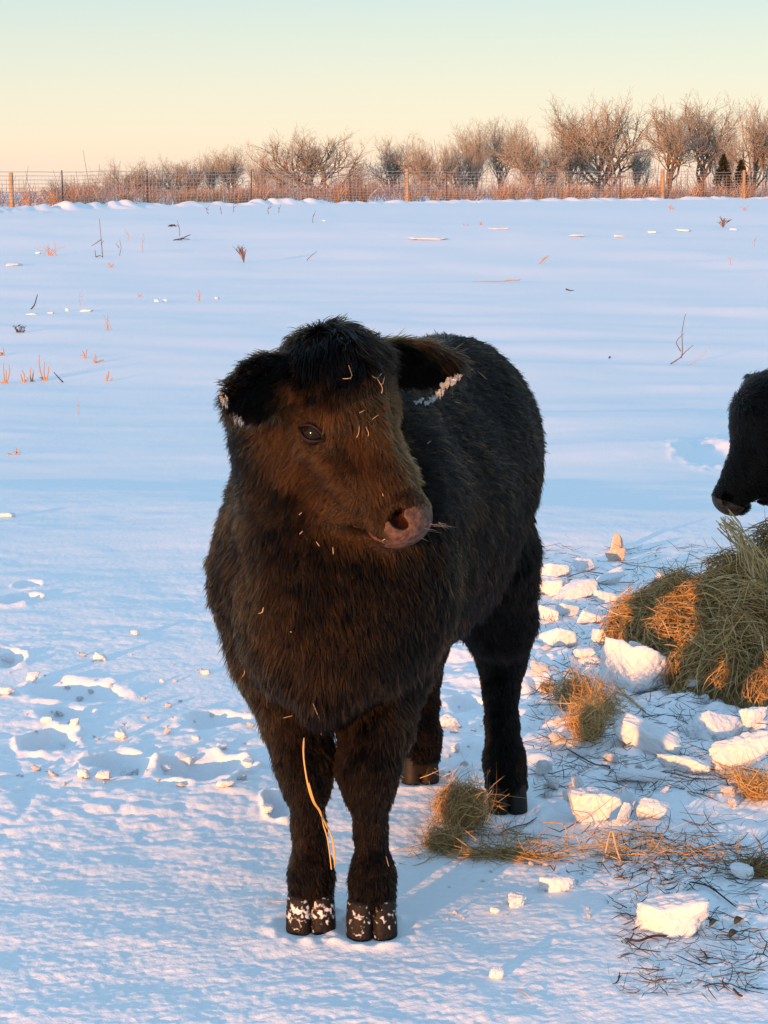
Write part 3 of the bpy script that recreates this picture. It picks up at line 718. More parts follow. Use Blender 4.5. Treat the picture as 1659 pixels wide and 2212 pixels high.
# eyes
def eye(H, q, parent, r=.0235):
    s = H.s; c = H(.190, -.104, .0990 * q)
    bm = bmesh.new(); bmesh.ops.create_uvsphere(bm, u_segments=24, v_segments=16, radius=r * s)
    me = bpy.data.meshes.new('eyeball'); bm.to_mesh(me); bm.free()
    for p in me.polygons: p.use_smooth = True
    link('eyeball', me, M_EYE, parent, c)
    out = H.v(.05, .25, q); e1 = H.v(.74, .66, 0); e1 = unit(e1 - out * (e1 @ out)); e2 = np.cross(out, e1) * (1 if q > 0 else -1)
    if e2 @ H.N < 0: e2 = -e2
    for up in (1, -1):
        t = np.linspace(-1.12, 1.12, 15); a = t * .0250 * s; hgt = (.0135 if up > 0 else .0125) * s * np.cos(np.clip(t, -1.1, 1.1) * 1.38) * up
        z_ = np.sqrt(np.maximum((r * s * 1.12) ** 2 - a ** 2 * .8 - hgt ** 2, (.008 * s) ** 2))
        P = c + e1 * a[:, None] + e2 * hgt[:, None] + out * (z_ - .001)[:, None]
        v, f = tubes(P[None], (np.array([.0032] * 15) * (.75 if up > 0 else .85) * s)[None], 8)
        link('eyelid', mesh(v, f), M_LID, parent)
eye(HD, 1, calf); eye(HD, -1, calf)
# hooves
def hoof(fx, fy, rz, sc_, material, snowy=None):
    e = empty('hoof', (fx, fy, .001), rz); e.parent = calf
    for q in (1, -1):
        v, fq, ft = hoof_claw(-q); v = v * sc_ * np.array([1, 1, .90]); v[:, 0] += q * .0200 * sc_
        c, s_ = math.cos(q * .10), math.sin(q * .10); v = np.stack([v[:, 0] * c - v[:, 1] * s_, v[:, 0] * s_ + v[:, 1] * c, v[:, 2]], 1)
        me = mesh(v, [fq, ft])
        if snowy is not None:
            vattr(me, 'snowy', (snowy * sstep(.018, .034, v[:, 2]) * sstep(.072, .058, v[:, 2]) * sstep(.02, -.02, v[:, 1])) - .15)
        link('claw', me, material, e)
    return e
hoof(FEET[0][0], FEET[0][1] - .02, .05, 1.10, M_HOOFSNOW, .17)
hoof(FEET[1][0], FEET[1][1] - .02, .10, 1.12, M_HOOFSNOW, .07)
hoof(FEET[2][0], FEET[2][1] - .02, .10, 1.04, M_HOOF)
hoof(FEET[3][0], FEET[3][1] - .02, .12, 1.04, M_HOOF)

# ---- coat
def seg_d(P, a, b):
    ab = b - a; t = np.clip(((P - a) @ ab) / (ab @ ab), 0, 1); return np.linalg.norm(P - a - t[:, None] * ab, axis=1)
fc = CV[CFc].mean(1); fl = HD.inv(fc)
ishead = (fl[:, 0] > -.06) & (fl[:, 0] < .46) & (fl[:, 1] > -.26) & (np.abs(fl[:, 2]) < .15)
wt = np.where(ishead, 1.9, 1.0) * np.where(fc[:, 2] < .42, 1.5, 1.0) * np.where(fc[:, 2] < .056, 0, 1)
NH = 420000
RP, rf = sample_mesh(CV, CFc, NH, wt); RN = unit(np.cross(CV[CFc[rf, 2]] - CV[CFc[rf, 0]], CV[CFc[rf, 3]] - CV[CFc[rf, 1]])); RN = unit(RN + CN[CFc[rf, 0]] * 1.5)
hl = HD.inv(RP); hx, hn, hw_ = hl.T
bl = (RP - Ob) @ AX.T; ba, bs, bz = bl.T
FH = Field(); HD.build(FH); hdist = np.min([FH.dist(p, RP) for p in FH.p if p[0] != 's'], 0); headw = sstep(.055, .004, hdist)
head = (hx > -.02) & (hx < .46) & (np.abs(hw_) < .15) & (hdist < .022)
earm = np.zeros(NH, bool); eard = np.zeros((NH, 3)); eart = np.zeros(NH); earin = np.zeros(NH)
for E_ in (ER, EL):
    q = RP - E_['b']; t = (q @ E_['e']) / E_['L']; ww = q @ E_['w']; ff = q @ E_['f']
    m2 = (t > .12) & (t < 1.05) & (np.abs(ww) < E_['wid'] * 1.1) & (np.abs(ff) < .03)
    earm |= m2; sgn = np.sign(ww)[:, None]
    eard = np.where(m2[:, None], E_['e'] * .8 + E_['w'] * (ww / E_['wid'])[:, None] * .7 + np.array([0, 0, -.25]), eard); eart = np.where(m2, t, eart)
    earin = np.where(m2, (RN @ E_['f']), earin)
# keep muzzle, eyes and hoof band bare
bare = (head & (hx > .379 + 1.2 * np.maximum(-.068 - hn, 0) * sstep(.022, .046, np.abs(hw_)) + .35 * np.maximum(np.abs(hw_) - .044, 0) + .25 * np.maximum(-.075 - hn, 0)) & (hn > -.119) & (((hx - .385) / .05) ** 2 + ((hn + .074) / .062) ** 2 + (hw_ / .066) ** 2 < 1.3) & ~earm)
bare |= head & (hn + 1.2 * (.384 - hx) < -.1225) & (hn + 1.2 * (.384 - hx) > -.135) & (hx > .354) & (np.abs(hw_) < .05)
eyed = np.minimum(np.linalg.norm(RP - HD(.190, -.104, .105), axis=1), np.linalg.norm(RP - HD(.190, -.104, -.105), axis=1))
bare |= eyed < .021
# combing
down = np.array([0, 0, -1.0])
D = np.tile(down * .9, (NH, 1)) - fw * .45
D = np.where((bz > .85)[:, None], -fw * .9 + down * .35 + rt * np.sign(bs)[:, None] * .3, D)
legm = bz < .42; D = np.where(legm[:, None], down + rng.normal(size=(NH, 3)) * .12, D)
wh = (hx - .20); face = HD.L[None] * .75 * np.sign(wh - .0)[:, None] * 0 + HD.L[None] * .7 - HD.N[None] * .15 + HD.W[None] * (hw_ * 6)[:, None]
up = (hx > .17) & (hx < .33) & (hn > -.07)                       # hair on the bridge parts and sweeps outward
face = np.where(up[:, None], HD.L[None] * .15 + HD.W[None] * np.where(hw_ > 0, -.2, -.9)[:, None] - HD.N[None] * .05 + down * .5, face)
cheek = hn < -.09; face = np.where(cheek[:, None], -HD.N[None] * .45 + down * .6 - HD.L[None] * .25, face)
D = np.where(head[:, None], face, D)
top = head & (hx < .135) & (hn > -.11); D = np.where(top[:, None], HD.L[None] * .55 + HD.W[None] * np.clip(hw_ * 14, -.9, .9)[:, None] + HD.N[None] * .10, D)
D = np.where(earm[:, None], eard, D); D = unit(D + np.stack([n3(RP, 9, k) for k in (3, 4, 5)], 1) * .35)
# lengths
Ln = np.full(NH, .028)
Ln = np.where((bz < .60) & (bz > .52), .034, Ln); Ln = np.where((bz <= .52) & (bz > .36), np.where(np.abs(bs) < .06, .034, .022), Ln); Ln = np.where(bz > .95, .026, Ln)
Ln = np.where(legm, .012 + .014 * sstep(.30, .42, bz), Ln); Ln = np.where((bz < .17), .014, Ln)
Ln = np.where(head, .014 + .008 * sstep(-.08, -.2, hn), Ln); Ln = np.where(head & (hx > .30), .010, Ln)
Ln = np.where(up & head, .021, Ln)
Ln = np.where(top, .050 * np.clip(1.25 - np.maximum(hx - .03, 0) * 7.5, .40, 1), Ln); Ln = np.where(earm, np.where(earin > .3, .030, .036), Ln)
Ln = Ln * (0.65 + .7 * rng.random(NH)) * (1 + .25 * n3(RP, 14, 6))
Ln = np.where(eyed < .036, .007, Ln)
# tone: shade painted into ears, poll and back, sunlight into cheeks and nose bridge
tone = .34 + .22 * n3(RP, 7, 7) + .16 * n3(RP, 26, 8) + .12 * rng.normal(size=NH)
tone += headw * .22 * ((hn < -.02) & (hx > .10)) - np.where(top, .22, 0) - np.where(earm & (earin > .1), .45, 0) + np.where(earm & (earin < -.1), .30, 0)  # sun painted on cheeks and ear backs, shade on poll and ear cups
tone += (rng.random(NH) < .10) * .5
tone -= .25 * sstep(.0, -.3, ba) * (~head) + np.where(bs < -.12, .12, 0) * (~head)  # painted shade on the back and the side away from the sun
tone += .15 * headw - .30 * (1 - headw); tone -= np.where(bz < .13, .25, 0)  # sunlit head painted browner, unlit body darker
bc = np.linalg.norm(RP - HD(.222, -.092, .088), axis=1); tone = np.where(bc < .020, .95, tone); Ln = np.where(bc < .020, Ln * .5, Ln)  # bare inner eye corner, its warm light painted into the tone
tone -= .30 * (head & (hx < .165) & (hn > -.075))  # shadow over the forehead painted as darker fur
Ln = np.where(head & (hx > .32) & (np.abs(hn + .121 + 1.2 * (.384 - hx)) < .011), .003, Ln); tone += .35 * (head & (hx > .27) & (hn < -.125) & (np.abs(hw_) < .06))
tone += .14 * (up & head)  # sunlit strands on the nose bridge painted browner
ok = ~bare & (RP[:, 2] > .057)
keep = ok & ~top
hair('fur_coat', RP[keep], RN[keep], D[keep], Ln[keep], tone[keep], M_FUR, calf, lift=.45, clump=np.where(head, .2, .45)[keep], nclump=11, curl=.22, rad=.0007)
keep = ok & top
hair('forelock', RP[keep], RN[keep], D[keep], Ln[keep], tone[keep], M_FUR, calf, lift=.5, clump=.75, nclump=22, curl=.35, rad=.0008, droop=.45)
# whiskers on the lip
wp = np.array([HD(.415, rng.uniform(-.09, -.01), rng.uniform(-.06, .01)) for _ in range(16)]); wd = unit(np.tile(HD.v(.55, .75, -.2), (16, 1)) + rng.normal(size=(16, 3)) * .25)
P_ = wp[:, None] + wd[:, None] * (np.linspace(0, 1, 4)[None, :, None] * rng.uniform(.02, .045, 16)[:, None, None])
v, f = tubes(P_, np.tile(np.array([.0004, .0003, .0002, .0001]), (16, 1)), 3); tag(link('whiskers', mesh(v, f), mat('whisker', (.25, .22, .2), .4)[0], calf), kind='stuff')

# ------------------------------------------------------------------ the second calf, head down to the hay from the right
H2 = Head((0, 0, 0), math.radians(-83), math.radians(71), 0.0, 1.12)
H2.P = at(1552, 1092, 6.45) - H2(.415, -.045, 0)
F3 = Field(); H2.build(F3)
F3.cap(H2(.07, -.16, 0), (1.98, 6.62, .80), .125, .20, .08); F3.cap(H2(.15, -.20, 0), (1.98, 6.62, .66), .08, .17, .08)
I3 = np.eye(3)
F3.ell((2.42, 6.66, .74), I3, (.50, .24, .28), .1); F3.ell((2.78, 6.67, .82), I3, (.26, .21, .26), .1); F3.ell((2.05, 6.63, .74), I3, (.22, .20, .27), .1)
for lx, ly, bk in ((2.00, 6.52, 0), (2.06, 6.76, 0), (2.88, 6.55, 1), (2.95, 6.80, 1)):
    gz = float(ground_z(lx, ly)); F3.chain([(lx, ly, gz + .03), (lx, ly, gz + .13), (lx + .01, ly, gz + .24), (lx + .03 * bk, ly, gz + .36), (lx - .05 * bk, ly, gz + .58)], [.042, .04, .031, .046, .10], .03)
F3.chain([(3.02, 6.67, .95), (3.06, 6.67, .75), (3.05, 6.67, .5)], [.035, .025, .03], .03)
def ear2(base, tip, face, wid, th=.017):
    e = unit(tip - base); f_ = unit(face - e * (face @ e)); w_ = np.cross(e, f_); ln = np.linalg.norm(tip - base) / 2; c = (base + tip) / 2
    F3.ell(c, np.stack([e, w_, f_]), (ln, wid, th), .02); F3.ell(c + f_ * .02, np.stack([e, w_, f_]), (ln * .78, wid * .7, th * .95), .012, True)
ear2(H2(.05, -.08, -.09), H2(.05, -.10, -.26), np.array([-.6, -.5, -.4]), .05); ear2(H2(.05, -.08, .09), H2(.05, -.10, .26), np.array([-.6, .5, -.4]), .05)
H2.muzzle(F3, .002)
lo3, D3 = F3.grid((1.0, 6.1, -.05), (3.25, 7.1, 1.25), .011); V3, Q3 = nets(lo3, D3, .011)
calf2 = link('calf', mesh(V3, Q3), M_SKIN); tag(calf2, 'black calf lowering its head to the hay at the right edge', 'calf')
eye(H2, -1, calf2, .019); eye(H2, 1, calf2, .019)
wt3 = np.where(V3[Q3].mean(1)[:, 0] < 1.9, 4.0, 1.0); RP3, rf3 = sample_mesh(V3, Q3, 60000, wt3); N3 = vnormals(V3, Q3)[Q3[rf3, 0]]
h3 = H2.inv(RP3); ok3 = ~((h3[:, 0] > .392) & (h3[:, 1] > -.11)) & (np.linalg.norm(RP3 - H2(.190, -.104, -.105), axis=1) > .019)
hd3 = (h3[:, 0] < .46) & (np.abs(h3[:, 2]) < .15) & (h3[:, 1] > -.22)
D3_ = np.where(hd3[:, None], -H2.N[None] * .5 - H2.L[None] * .2 + np.array([.2, 0, -.4]), np.array([.5, 0, -.8])); D3_ = unit(D3_ + rng.normal(size=D3_.shape) * .1)
L3_ = np.where(hd3, np.where((h3[:, 0] < .13) & (h3[:, 1] > -.1), .034, .012), .024) * (.7 + .6 * rng.random(len(RP3)))
hair('fur_coat', RP3[ok3], N3[ok3], D3_[ok3], L3_[ok3], .3 + .3 * rng.random(ok3.sum()), M_FURBLACK, calf2, lift=.35, clump=.3, nclump=10, rad=.0009)
mz = H2(.400, -.065, 0); F4 = Field(); H2.build(F4); H2.muzzle(F4); lo4, D4 = F4.grid(mz - .11, mz + .11, .004); V4, Q4 = nets(lo4, D4 - .0012, .004)
h4 = H2.inv(V4); kp = (h4[:, 0] > .392) & (h4[:, 1] > -.106); Q4 = Q4[kp[Q4].all(1)]; us_ = np.unique(Q4); rm = np.full(len(V4), -1); rm[us_] = np.arange(len(us_))
link('muzzle', mesh(V4[us_], rm[Q4]), M_NOSE, calf2)

# ------------------------------------------------------------------ hay
m_, n_, l_, b_ = mat('hay', (.25, .2, .1), .6, .25); b_.inputs['Subsurface Weight'].default_value = 0
island_colour(m_, n_, l_, b_, [(0, (.15, .095, .042)), (.3, (.33, .210, .082)), (.6, (.48, .305, .120)), (.85, (.58, .38, .16)), (1, (.64, .49, .29))]); M_HAY = m_
m_, n_, l_, b_ = mat('hay_inside', (.09, .07, .035), .9, .1); noise_mix(m_, n_, l_, b_, (.10, .07, .035), (.26, .18, .08), 40, 6); M_HAYIN = m_
m_, n_, l_, b_ = mat('dark_stems', (.06, .045, .03), .7, .2); island_colour(m_, n_, l_, b_, [(0, (.025, .018, .012)), (.6, (.07, .05, .03)), (1, (.22, .15, .07))]); M_DARKHAY = m_

def blades(c, d, ln, bend, wd, m=6, droop=0.0, toward=None):
    """ribbons of hay: centres c, directions d, lengths ln"""
    n = len(c); t = np.linspace(-.5, .5, m); b = unit(rng.normal(size=(n, 3)) * (1.0 if toward is None else .5) + (0 if toward is None else toward)) * bend[:, None]
    kink = rng.normal(size=(n, 3)) * bend[:, None] * (.5 if toward is None else .22)
    P = c[:, None] + ln[:, None, None] * (d[:, None] * t[None, :, None] + b[:, None] * (t ** 2 * 1.6)[None, :, None] + kink[:, None] * np.abs(t - .1)[None, :, None])
    P[..., 2] -= droop * ln[:, None] * (t ** 2)[None, :]
    W_ = wd[:, None] * np.array([.55, .9, 1, 1, .85, .3])[None, :] if m == 6 else np.repeat(wd[:, None], m, 1)
    return P, W_

def hay_mesh(P, W_, tone):
    v, f = ribbons(P, W_, rng.normal(size=(len(P), 3))); me = mesh(v, f, False); vattr(me, 'tone', np.repeat(np.clip(tone, 0, 1), P.shape[1] * 2)); return me

LOBES = [(1.42, 6.10, .62, .60, .34), (1.09, 6.16, .40, .44, .24), (1.50, 5.62, .52, .42, .27), (1.78, 5.9, .65, .65, .33), (1.16, 5.80, .36, .32, .20)]
def hay_h(x, y):
    h = 0 * x
    for (cx_, cy_, rx, ry, hh) in LOBES:
        e = ((x - cx_) / rx) ** 2 + ((y - cy_) / ry) ** 2; h = np.maximum(h, hh * np.maximum(1 - e, 0) ** .62)
    return h * (1 + .30 * n2(x * 6, y * 6, 50) + .16 * n2(x * 15, y * 15, 56))
pile = empty('hay_pile', (1.4, 5.9, float(ground_z(1.4, 5.9)))); tag(pile, 'large loose pile of green brown hay under the black calf muzzle', 'hay pile'); po = np.array(pile.location)
gx, gy = np.meshgrid(np.linspace(.55, 2.45, 90), np.linspace(5.1, 6.8, 80)); hh = hay_h(gx, gy); gz = ground_z(gx, gy) + np.where(hh > 0, hh - .035 + .02 * n2(gx * 25, gy * 25, 51), -.06)
i = np.arange(79)[:, None] * 90 + np.arange(89)[None, :]; Qh = np.stack([i, i + 1, i + 91, i + 90], -1).reshape(-1, 4); kq = (hh.ravel()[Qh] > 0.01).any(1)
link('hay_heart', mesh(np.stack([gx, gy, gz], -1).reshape(-1, 3) - po, Qh[kq]), M_HAYIN, pile)
n = 26000; x = rng.uniform(.55, 2.3, n * 3); y = rng.uniform(5.1, 6.75, n * 3); h0 = hay_h(x, y); k = np.argsort(rng.random(n * 3) + (h0 < .015) * 9)[:n]; x, y, h0 = x[k], y[k], h0[k]
e_ = .01; gxn = (hay_h(x + e_, y) - h0) / e_; gyn = (hay_h(x, y + e_) - h0) / e_; nrm = unit(np.stack([-np.clip(gxn, -2, 2), -np.clip(gyn, -2, 2), np.ones(n)], 1))
t1 = unit(np.cross(nrm, np.array([0.02, 0.01, 1.0]))); t2_ = np.cross(nrm, t1); an_ = 1.7 * n2(x * 3.0, y * 3.0, 52) + .9 * n2(x * 9, y * 9, 53) + rng.normal(size=n) * .42   # locks of hay share a direction
d = t1 * np.cos(an_)[:, None] + t2_ * np.sin(an_)[:, None] * .8 + nrm * (rng.normal(size=n) * .07)[:, None]; d = unit(d)
c = np.stack([x, y, ground_z(x, y) + h0], 1) + nrm * rng.normal(size=n)[:, None] * .012 - nrm * .004
P_, W_ = blades(c, d, rng.uniform(.05, .20, n), rng.uniform(.2, 1.1, n), rng.uniform(.0014, .0038, n), toward=-nrm * .8)
P_ -= po; tone = .42 + .25 * n2(x * 4, y * 4, 55) + rng.normal(size=n) * .22
tag(link('hay_blades', hay_mesh(P_, W_, tone), M_HAY, pile), kind='stuff')
# stalks sticking out along the top and a lock hanging from the calf's mouth
n = 70; a_ = rng.uniform(0, 6.28, n); x = 1.42 + .62 * np.cos(a_) * rng.uniform(.3, 1, n); y = 6.12 + .55 * np.sin(a_) * rng.uniform(.3, 1, n)
c = np.stack([x, y, ground_z(x, y) + hay_h(x, y) + .03], 1); d = unit(rng.normal(size=(n, 3)) + np.array([0, 0, .15]))
P1, W1 = blades(c, d, rng.uniform(.06, .18, n), rng.uniform(.4, 1.4, n), rng.uniform(.0012, .0032, n))
m0 = np.array(at(1568, 1122, 6.20)); m1 = np.array([1.13, 5.95, .31]); m2_ = np.array([1.17, 5.78, .15]); n = 46
jt = rng.normal(size=(n, 6, 3)) * np.array([.016, .016, .008]) * np.linspace(.5, 1.5, 6)[None, :, None] + rng.normal(size=(n, 1, 3)) * np.array([.012, .02, .02])
P2 = smooth_line([m0, .5 * (m0 + m1) + (0, 0, .015), m1, m2_], 6)[None] + jt; W2 = np.tile(rng.uniform(.002, .005, n)[:, None], (1, 6))
link('hay_stalks', hay_mesh(np.concatenate([P1, P2]) - po, np.concatenate([W1, W2]), np.concatenate([rng.uniform(.2, .9, len(P1)), rng.uniform(.4, .95, n)])), M_HAY, pile)['kind'] = 'stuff'

def clump(label, blobs, n, tails=(), ln=(.040, .095), tone0=.45, m=M_HAY, wd=(.0009, .0024)):
    """small tangle: blobs (u, v, half width, half height in columns, depth factor) sitting on the snow, tails (u0, v0, u1, v1, count, spread)"""
    base = G0(blobs[0][0], blobs[0][1] + blobs[0][3]); o = empty('hay_clump', tuple(base)); tag(o, label, 'hay clump', 'small clumps of hay dropped on the snow')
    C_, D_l, L_l, B_l, T_l = [], [], [], [], []
    for (u, v, a, b_h, fr) in blobs:
        g = G0(u, v + b_h); sc_ = g[1] / F_PX; k = int(n * fr); q = unit(rng.normal(size=(k, 3))) * (rng.random(k) ** .45)[:, None] * np.array([a * sc_, a * sc_ * .9, b_h * sc_])
        ctr = g + np.array([0, a * sc_ * .3, b_h * sc_ * .95]); tang = unit(np.cross(q + 1e-6, rng.normal(size=(k, 3))) / (np.linalg.norm(q, axis=1, keepdims=True) + 1e-3) + rng.normal(size=(k, 3)) * .35)
        C_.append(ctr + q); D_l.append(tang); L_l.append(rng.uniform(ln[0], ln[1], k) * np.clip(a * sc_ / .05, .6, 1.3)); B_l.append(rng.uniform(.7, 2.2, k)); T_l.append(-unit(q))
    for (u0_, v0_, u1_, v1_, k, sp) in tails:
        A, Bq = G0(u0_, v0_), G0(u1_, v1_); t = rng.random(k); p = A + (Bq - A) * t[:, None] + rng.normal(size=(k, 3)) * np.array([sp, sp, sp * .25]); p[:, 2] = ground_z(p[:, 0], p[:, 1]) + np.abs(rng.normal(size=k)) * sp * .45 + .002
        C_.append(p); D_l.append(unit(unit(Bq - A) + rng.normal(size=(k, 3)) * np.array([.45, .45, .12]))); L_l.append(rng.uniform(.04, .15, k)); B_l.append(rng.uniform(.3, 1.6, k)); T_l.append(np.zeros((k, 3)))
    C_, D_l, L_l, B_l, T_l = map(np.concatenate, (C_, D_l, L_l, B_l, T_l)); P, W_ = blades(C_, D_l, L_l, B_l, rng.uniform(wd[0], wd[1], len(C_)), toward=T_l)
    P[..., 2] = np.maximum(P[..., 2], ground_z(P[..., 0], P[..., 1]) + .001); P -= base
    tag(link('hay_blades', hay_mesh(P, W_, tone0 + rng.normal(size=len(P)) * .22), m, o), kind='stuff'); return o
clump('round tangled ball of green hay in front of the right hind hoof', [(1000, 1742, 70, 62, .72), (960, 1820, 50, 16, .28)], 1000, [(985, 1850, 1160, 1858, 230, .020), (1040, 1790, 1190, 1840, 50, .02), (930, 1840, 900, 1850, 20, .02)], tone0=.40)
clump('sunlit upright hay clump on the snow beside the long broken slab', [(1268, 1560, 52, 40, .7), (1300, 1520, 50, 24, .3)], 620, [(1220, 1530, 1330, 1560, 70, .03)], tone0=.55)
clump('flat hay clump lying left of the big pile with a sunlit end', [(1180, 1482, 16, 12, .12), (1250, 1500, 62, 14, .88)], 430, [(1200, 1490, 1340, 1520, 80, .03)], tone0=.42)
clump('reddish hay clump at the right edge below the pile', [(1640, 1700, 45, 26, .8), (1600, 1690, 30, 10, .2)], 320, [(1560, 1665, 1650, 1690, 60, .02)], tone0=.62)
clump('dark flat hay clump at the right edge beside the small snow chunk', [(1640, 1880, 50, 12, 1)], 170, [(1560, 1870, 1655, 1890, 90, .03)], tone0=.16)
clump('thin scatter of bent hay stems in front of the broken snow', [(1320, 1842, 60, 14, .6), (1410, 1820, 40, 16, .4)], 34, [(1190, 1850, 1480, 1850, 95, .04), (1290, 1800, 1430, 1830, 22, .03)], tone0=.66)
clump('small tangle of hay round the left hind hoof', [(912, 1672, 34, 16, 1)], 60, [(870, 1690, 960, 1685, 24, .012)], tone0=.85)
# loose stems everywhere round the hay
n = 2200; u = np.concatenate([rng.uniform(1150, 1655, 1450), rng.normal(1450, 130, 300), rng.uniform(1330, 1655, 450)]); v_ = np.concatenate([rng.uniform(1180, 1720, 1450), rng.normal(1850, 40, 300), rng.uniform(1830, 2150, 450)])
keep = (u < 1659) & (v_ < 2205); P0 = G0_many(u[keep], v_[keep]); n = len(P0)
d = unit(rng.normal(size=(n, 3)) * np.array([1, 1, .22])); P_, W_ = blades(P0 + np.array([0, 0, .004]), d, rng.uniform(.02, .15, n) * (1 - .4 * (v_[keep] > 1850)), rng.uniform(.1, .7, n), rng.uniform(.0009, .0026, n))
P_[..., 2] = np.maximum(P_[..., 2], ground_z(P_[..., 0], P_[..., 1]) + .0012)
tag(link('loose_hay', hay_mesh(P_, W_, np.where(rng.random(n) < .45, rng.uniform(0, .3, n), rng.uniform(.3, 1, n))), M_DARKHAY), 'loose stems and chaff strewn over the trampled snow', None, None, 'stuff')

# ------------------------------------------------------------------ lumps and slabs of snow
bm = bmesh.new(); bmesh.ops.create_icosphere(bm, subdivisions=5, radius=1.0); bm.verts.ensure_lookup_table()
ICO = np.array([v.co[:] for v in bm.verts]); ICOF = np.array([[v.index for v in f.verts] for f in bm.faces]); bm.free()
bm = bmesh.new(); bmesh.ops.create_icosphere(bm, subdivisions=4, radius=1.0); bm.verts.ensure_lookup_table()
ICO3 = np.array([v.co[:] for v in bm.verts]); ICOF3 = np.array([[v.index for v in f.verts] for f in bm.faces]); bm.free()

def chunk_mesh(seed, sx, sy, sz, soft=9.0, planes=12, rough=.08, lod=4):
    """a broken piece: a convex body cut by random planes, rounded edges, grainy surface; half sizes sx, sy, sz"""
    r = np.random.default_rng(seed); V, Fc = (ICO, ICOF) if lod == 4 else (ICO3, ICOF3)
    nr = np.concatenate([np.array([(1, 0, 0), (-1, 0, 0), (0, 1, 0), (0, -1, 0), (0, 0, 1), (0, 0, -1)]) + r.normal(size=(6, 3)) * .22, r.normal(size=(planes, 3))]); nr = unit(nr)
    ds = np.concatenate([np.full(6, .92), r.uniform(.85, 1.15, planes)])
    q = np.maximum(V @ nr.T, 0) / ds; R_ = (q ** soft).sum(1) ** (-1 / soft)
    P = V * R_[:, None]; o = r.uniform(0, 50)
    P = P * (1 + rough * n3(V + o, 2.2) - rough * 1.6 * np.abs(n3(V + o, 3.6)) + rough * .8 * n3(V + o, 6.5) + rough * .5 * n3(V + o, 14) + rough * .3 * n3(V + o, 27))[:, None]
    return mesh(P * np.array([sx, sy, sz]), Fc)

def chunk(u, vbase, w, h, label, seed, depth=.8, rz=0.0, tilt=(0, 0), name='snow_chunk', cat='snow chunk', m=None, group=None, sink=.24, y_lift=0.0, point=0, **kw):
    g = G0(u, vbase); s_ = g[1] / F_PX; sx, sz = w * s_ / 2, h * s_ / 2
    me = chunk_mesh(seed, sx, sx * depth, sz, **kw)
    if point:
        for vtx in me.vertices: vtx.co.x *= 1 - point * (.5 + .5 * vtx.co.z / sz)
    o = link(name, me, m or M_CHUNK); o.rotation_euler = (tilt[0], tilt[1], rz)
    o.location = (g[0], g[1] + sx * depth * .6, g[2] + sz * (1 - sink) + y_lift); tag(o, label, cat, group); return o

GB = 'broken pieces of crusted snow round the hay'
chunk(1454, 2022, 172, 84, 'big rounded sunlit block of snow alone in the right foreground', 1, .62, .06, soft=14, planes=5, rough=.07, sink=.10, group=GB)
chunk(1073, 2114, 34, 28, 'small pointed white lump alone near the bottom of the photo', 2, .8, .4, planes=6, group=GB)
chunk(1118, 1957, 46, 30, 'small jagged lump of snow right of the front hooves', 3, .8, 0, planes=7, rough=.12, group=GB)
chunk(1071, 1974, 26, 15, 'tiny flat lump left of the jagged lump by the front hooves', 4, group=GB)
chunk(1362, 1490, 135, 95, 'large pale slab of snow leaning against the left foot of the hay pile', 5, .35, -.25, (-.35, .35), soft=16, planes=4, group=GB)
chunk(1322, 1475, 60, 70, 'bright sunlit corner piece left of the large leaning slab', 6, .5, .2, (-.2, 0), soft=14, group=GB)
chunk(1386, 1455, 60, 60, 'rounded warm lit lump on top of the large leaning slab', 16, .5, .2, (0, .3), y_lift=.02, group=GB)
chunk(1395, 1622, 175, 62, 'long narrow slab of broken crust right of the upright hay clump', 7, .32, -.42, (.1, .30), soft=12, planes=5, group=GB)
chunk(1480, 1668, 130, 40, 'low tail end of the long narrow slab of crust', 17, .3, -.45, (.1, .12), group=GB)
chunk(1548, 1600, 100, 66, 'tilted angular slab standing below the hay pile', 8, .4, .3, (-.5, .2), soft=18, planes=5, group=GB)
chunk(1600, 1662, 120, 84, 'jagged block of snow with a lit right end near the right edge', 9, .5, .1, (-.2, -.2), soft=14, planes=7, rough=.10, group=GB)
chunk(1630, 1570, 60, 52, 'small wedge of snow tucked under the hay at the right', 10, .6, .5, group=GB)
chunk(1276, 1772, 108, 76, 'blue shaded mound of broken snow right of the hind hoof', 11, .6, .2, (0, -.1), planes=7, rough=.09, group=GB)
chunk(1248, 1700, 30, 26, 'small knob of snow sitting behind the blue shaded mound', 12, group=GB)
chunk(1350, 1778, 34, 56, 'thin upright flake of snow between the mound and the lit piece', 13, .3, .5, (0, .4), soft=18, group=GB)
chunk(1408, 1768, 84, 46, 'sunlit flat topped piece of snow behind the bent stems', 14, .7, 0, planes=6, group=GB)
chunk(1395, 1690, 140, 26, 'curved low ridge of crust behind the flat topped piece', 15, .3, -.15, (0, .05), group=GB)
chunk(1205, 1925, 88, 40, 'low drift lump of snow under the trailing hay', 18, .5, 0, group=GB, sink=.35)
chunk(1605, 1900, 56, 36, 'grey white lump half buried in dark hay at the right edge', 19, group=GB)
chunk(968, 1570, 48, 26, 'flat sunlit lump between the hind legs', 20, group=GB)
chunk(985, 1625, 20, 18, 'round little lump in front of the hind legs', 21, group=GB)
chunk(1332, 1190, 38, 46, 'upright triangular brownish plate of ice beyond the broken snow', 22, .25, .2, (0, 0), soft=14, planes=4, m=M_DIRTYICE, group=GB, point=.75)
chunk(1330, 1212, 42, 28, 'small flat brownish plate of ice below the upright triangular one', 23, .4, 0, soft=18, planes=3, m=M_DIRTYICE, group=GB)
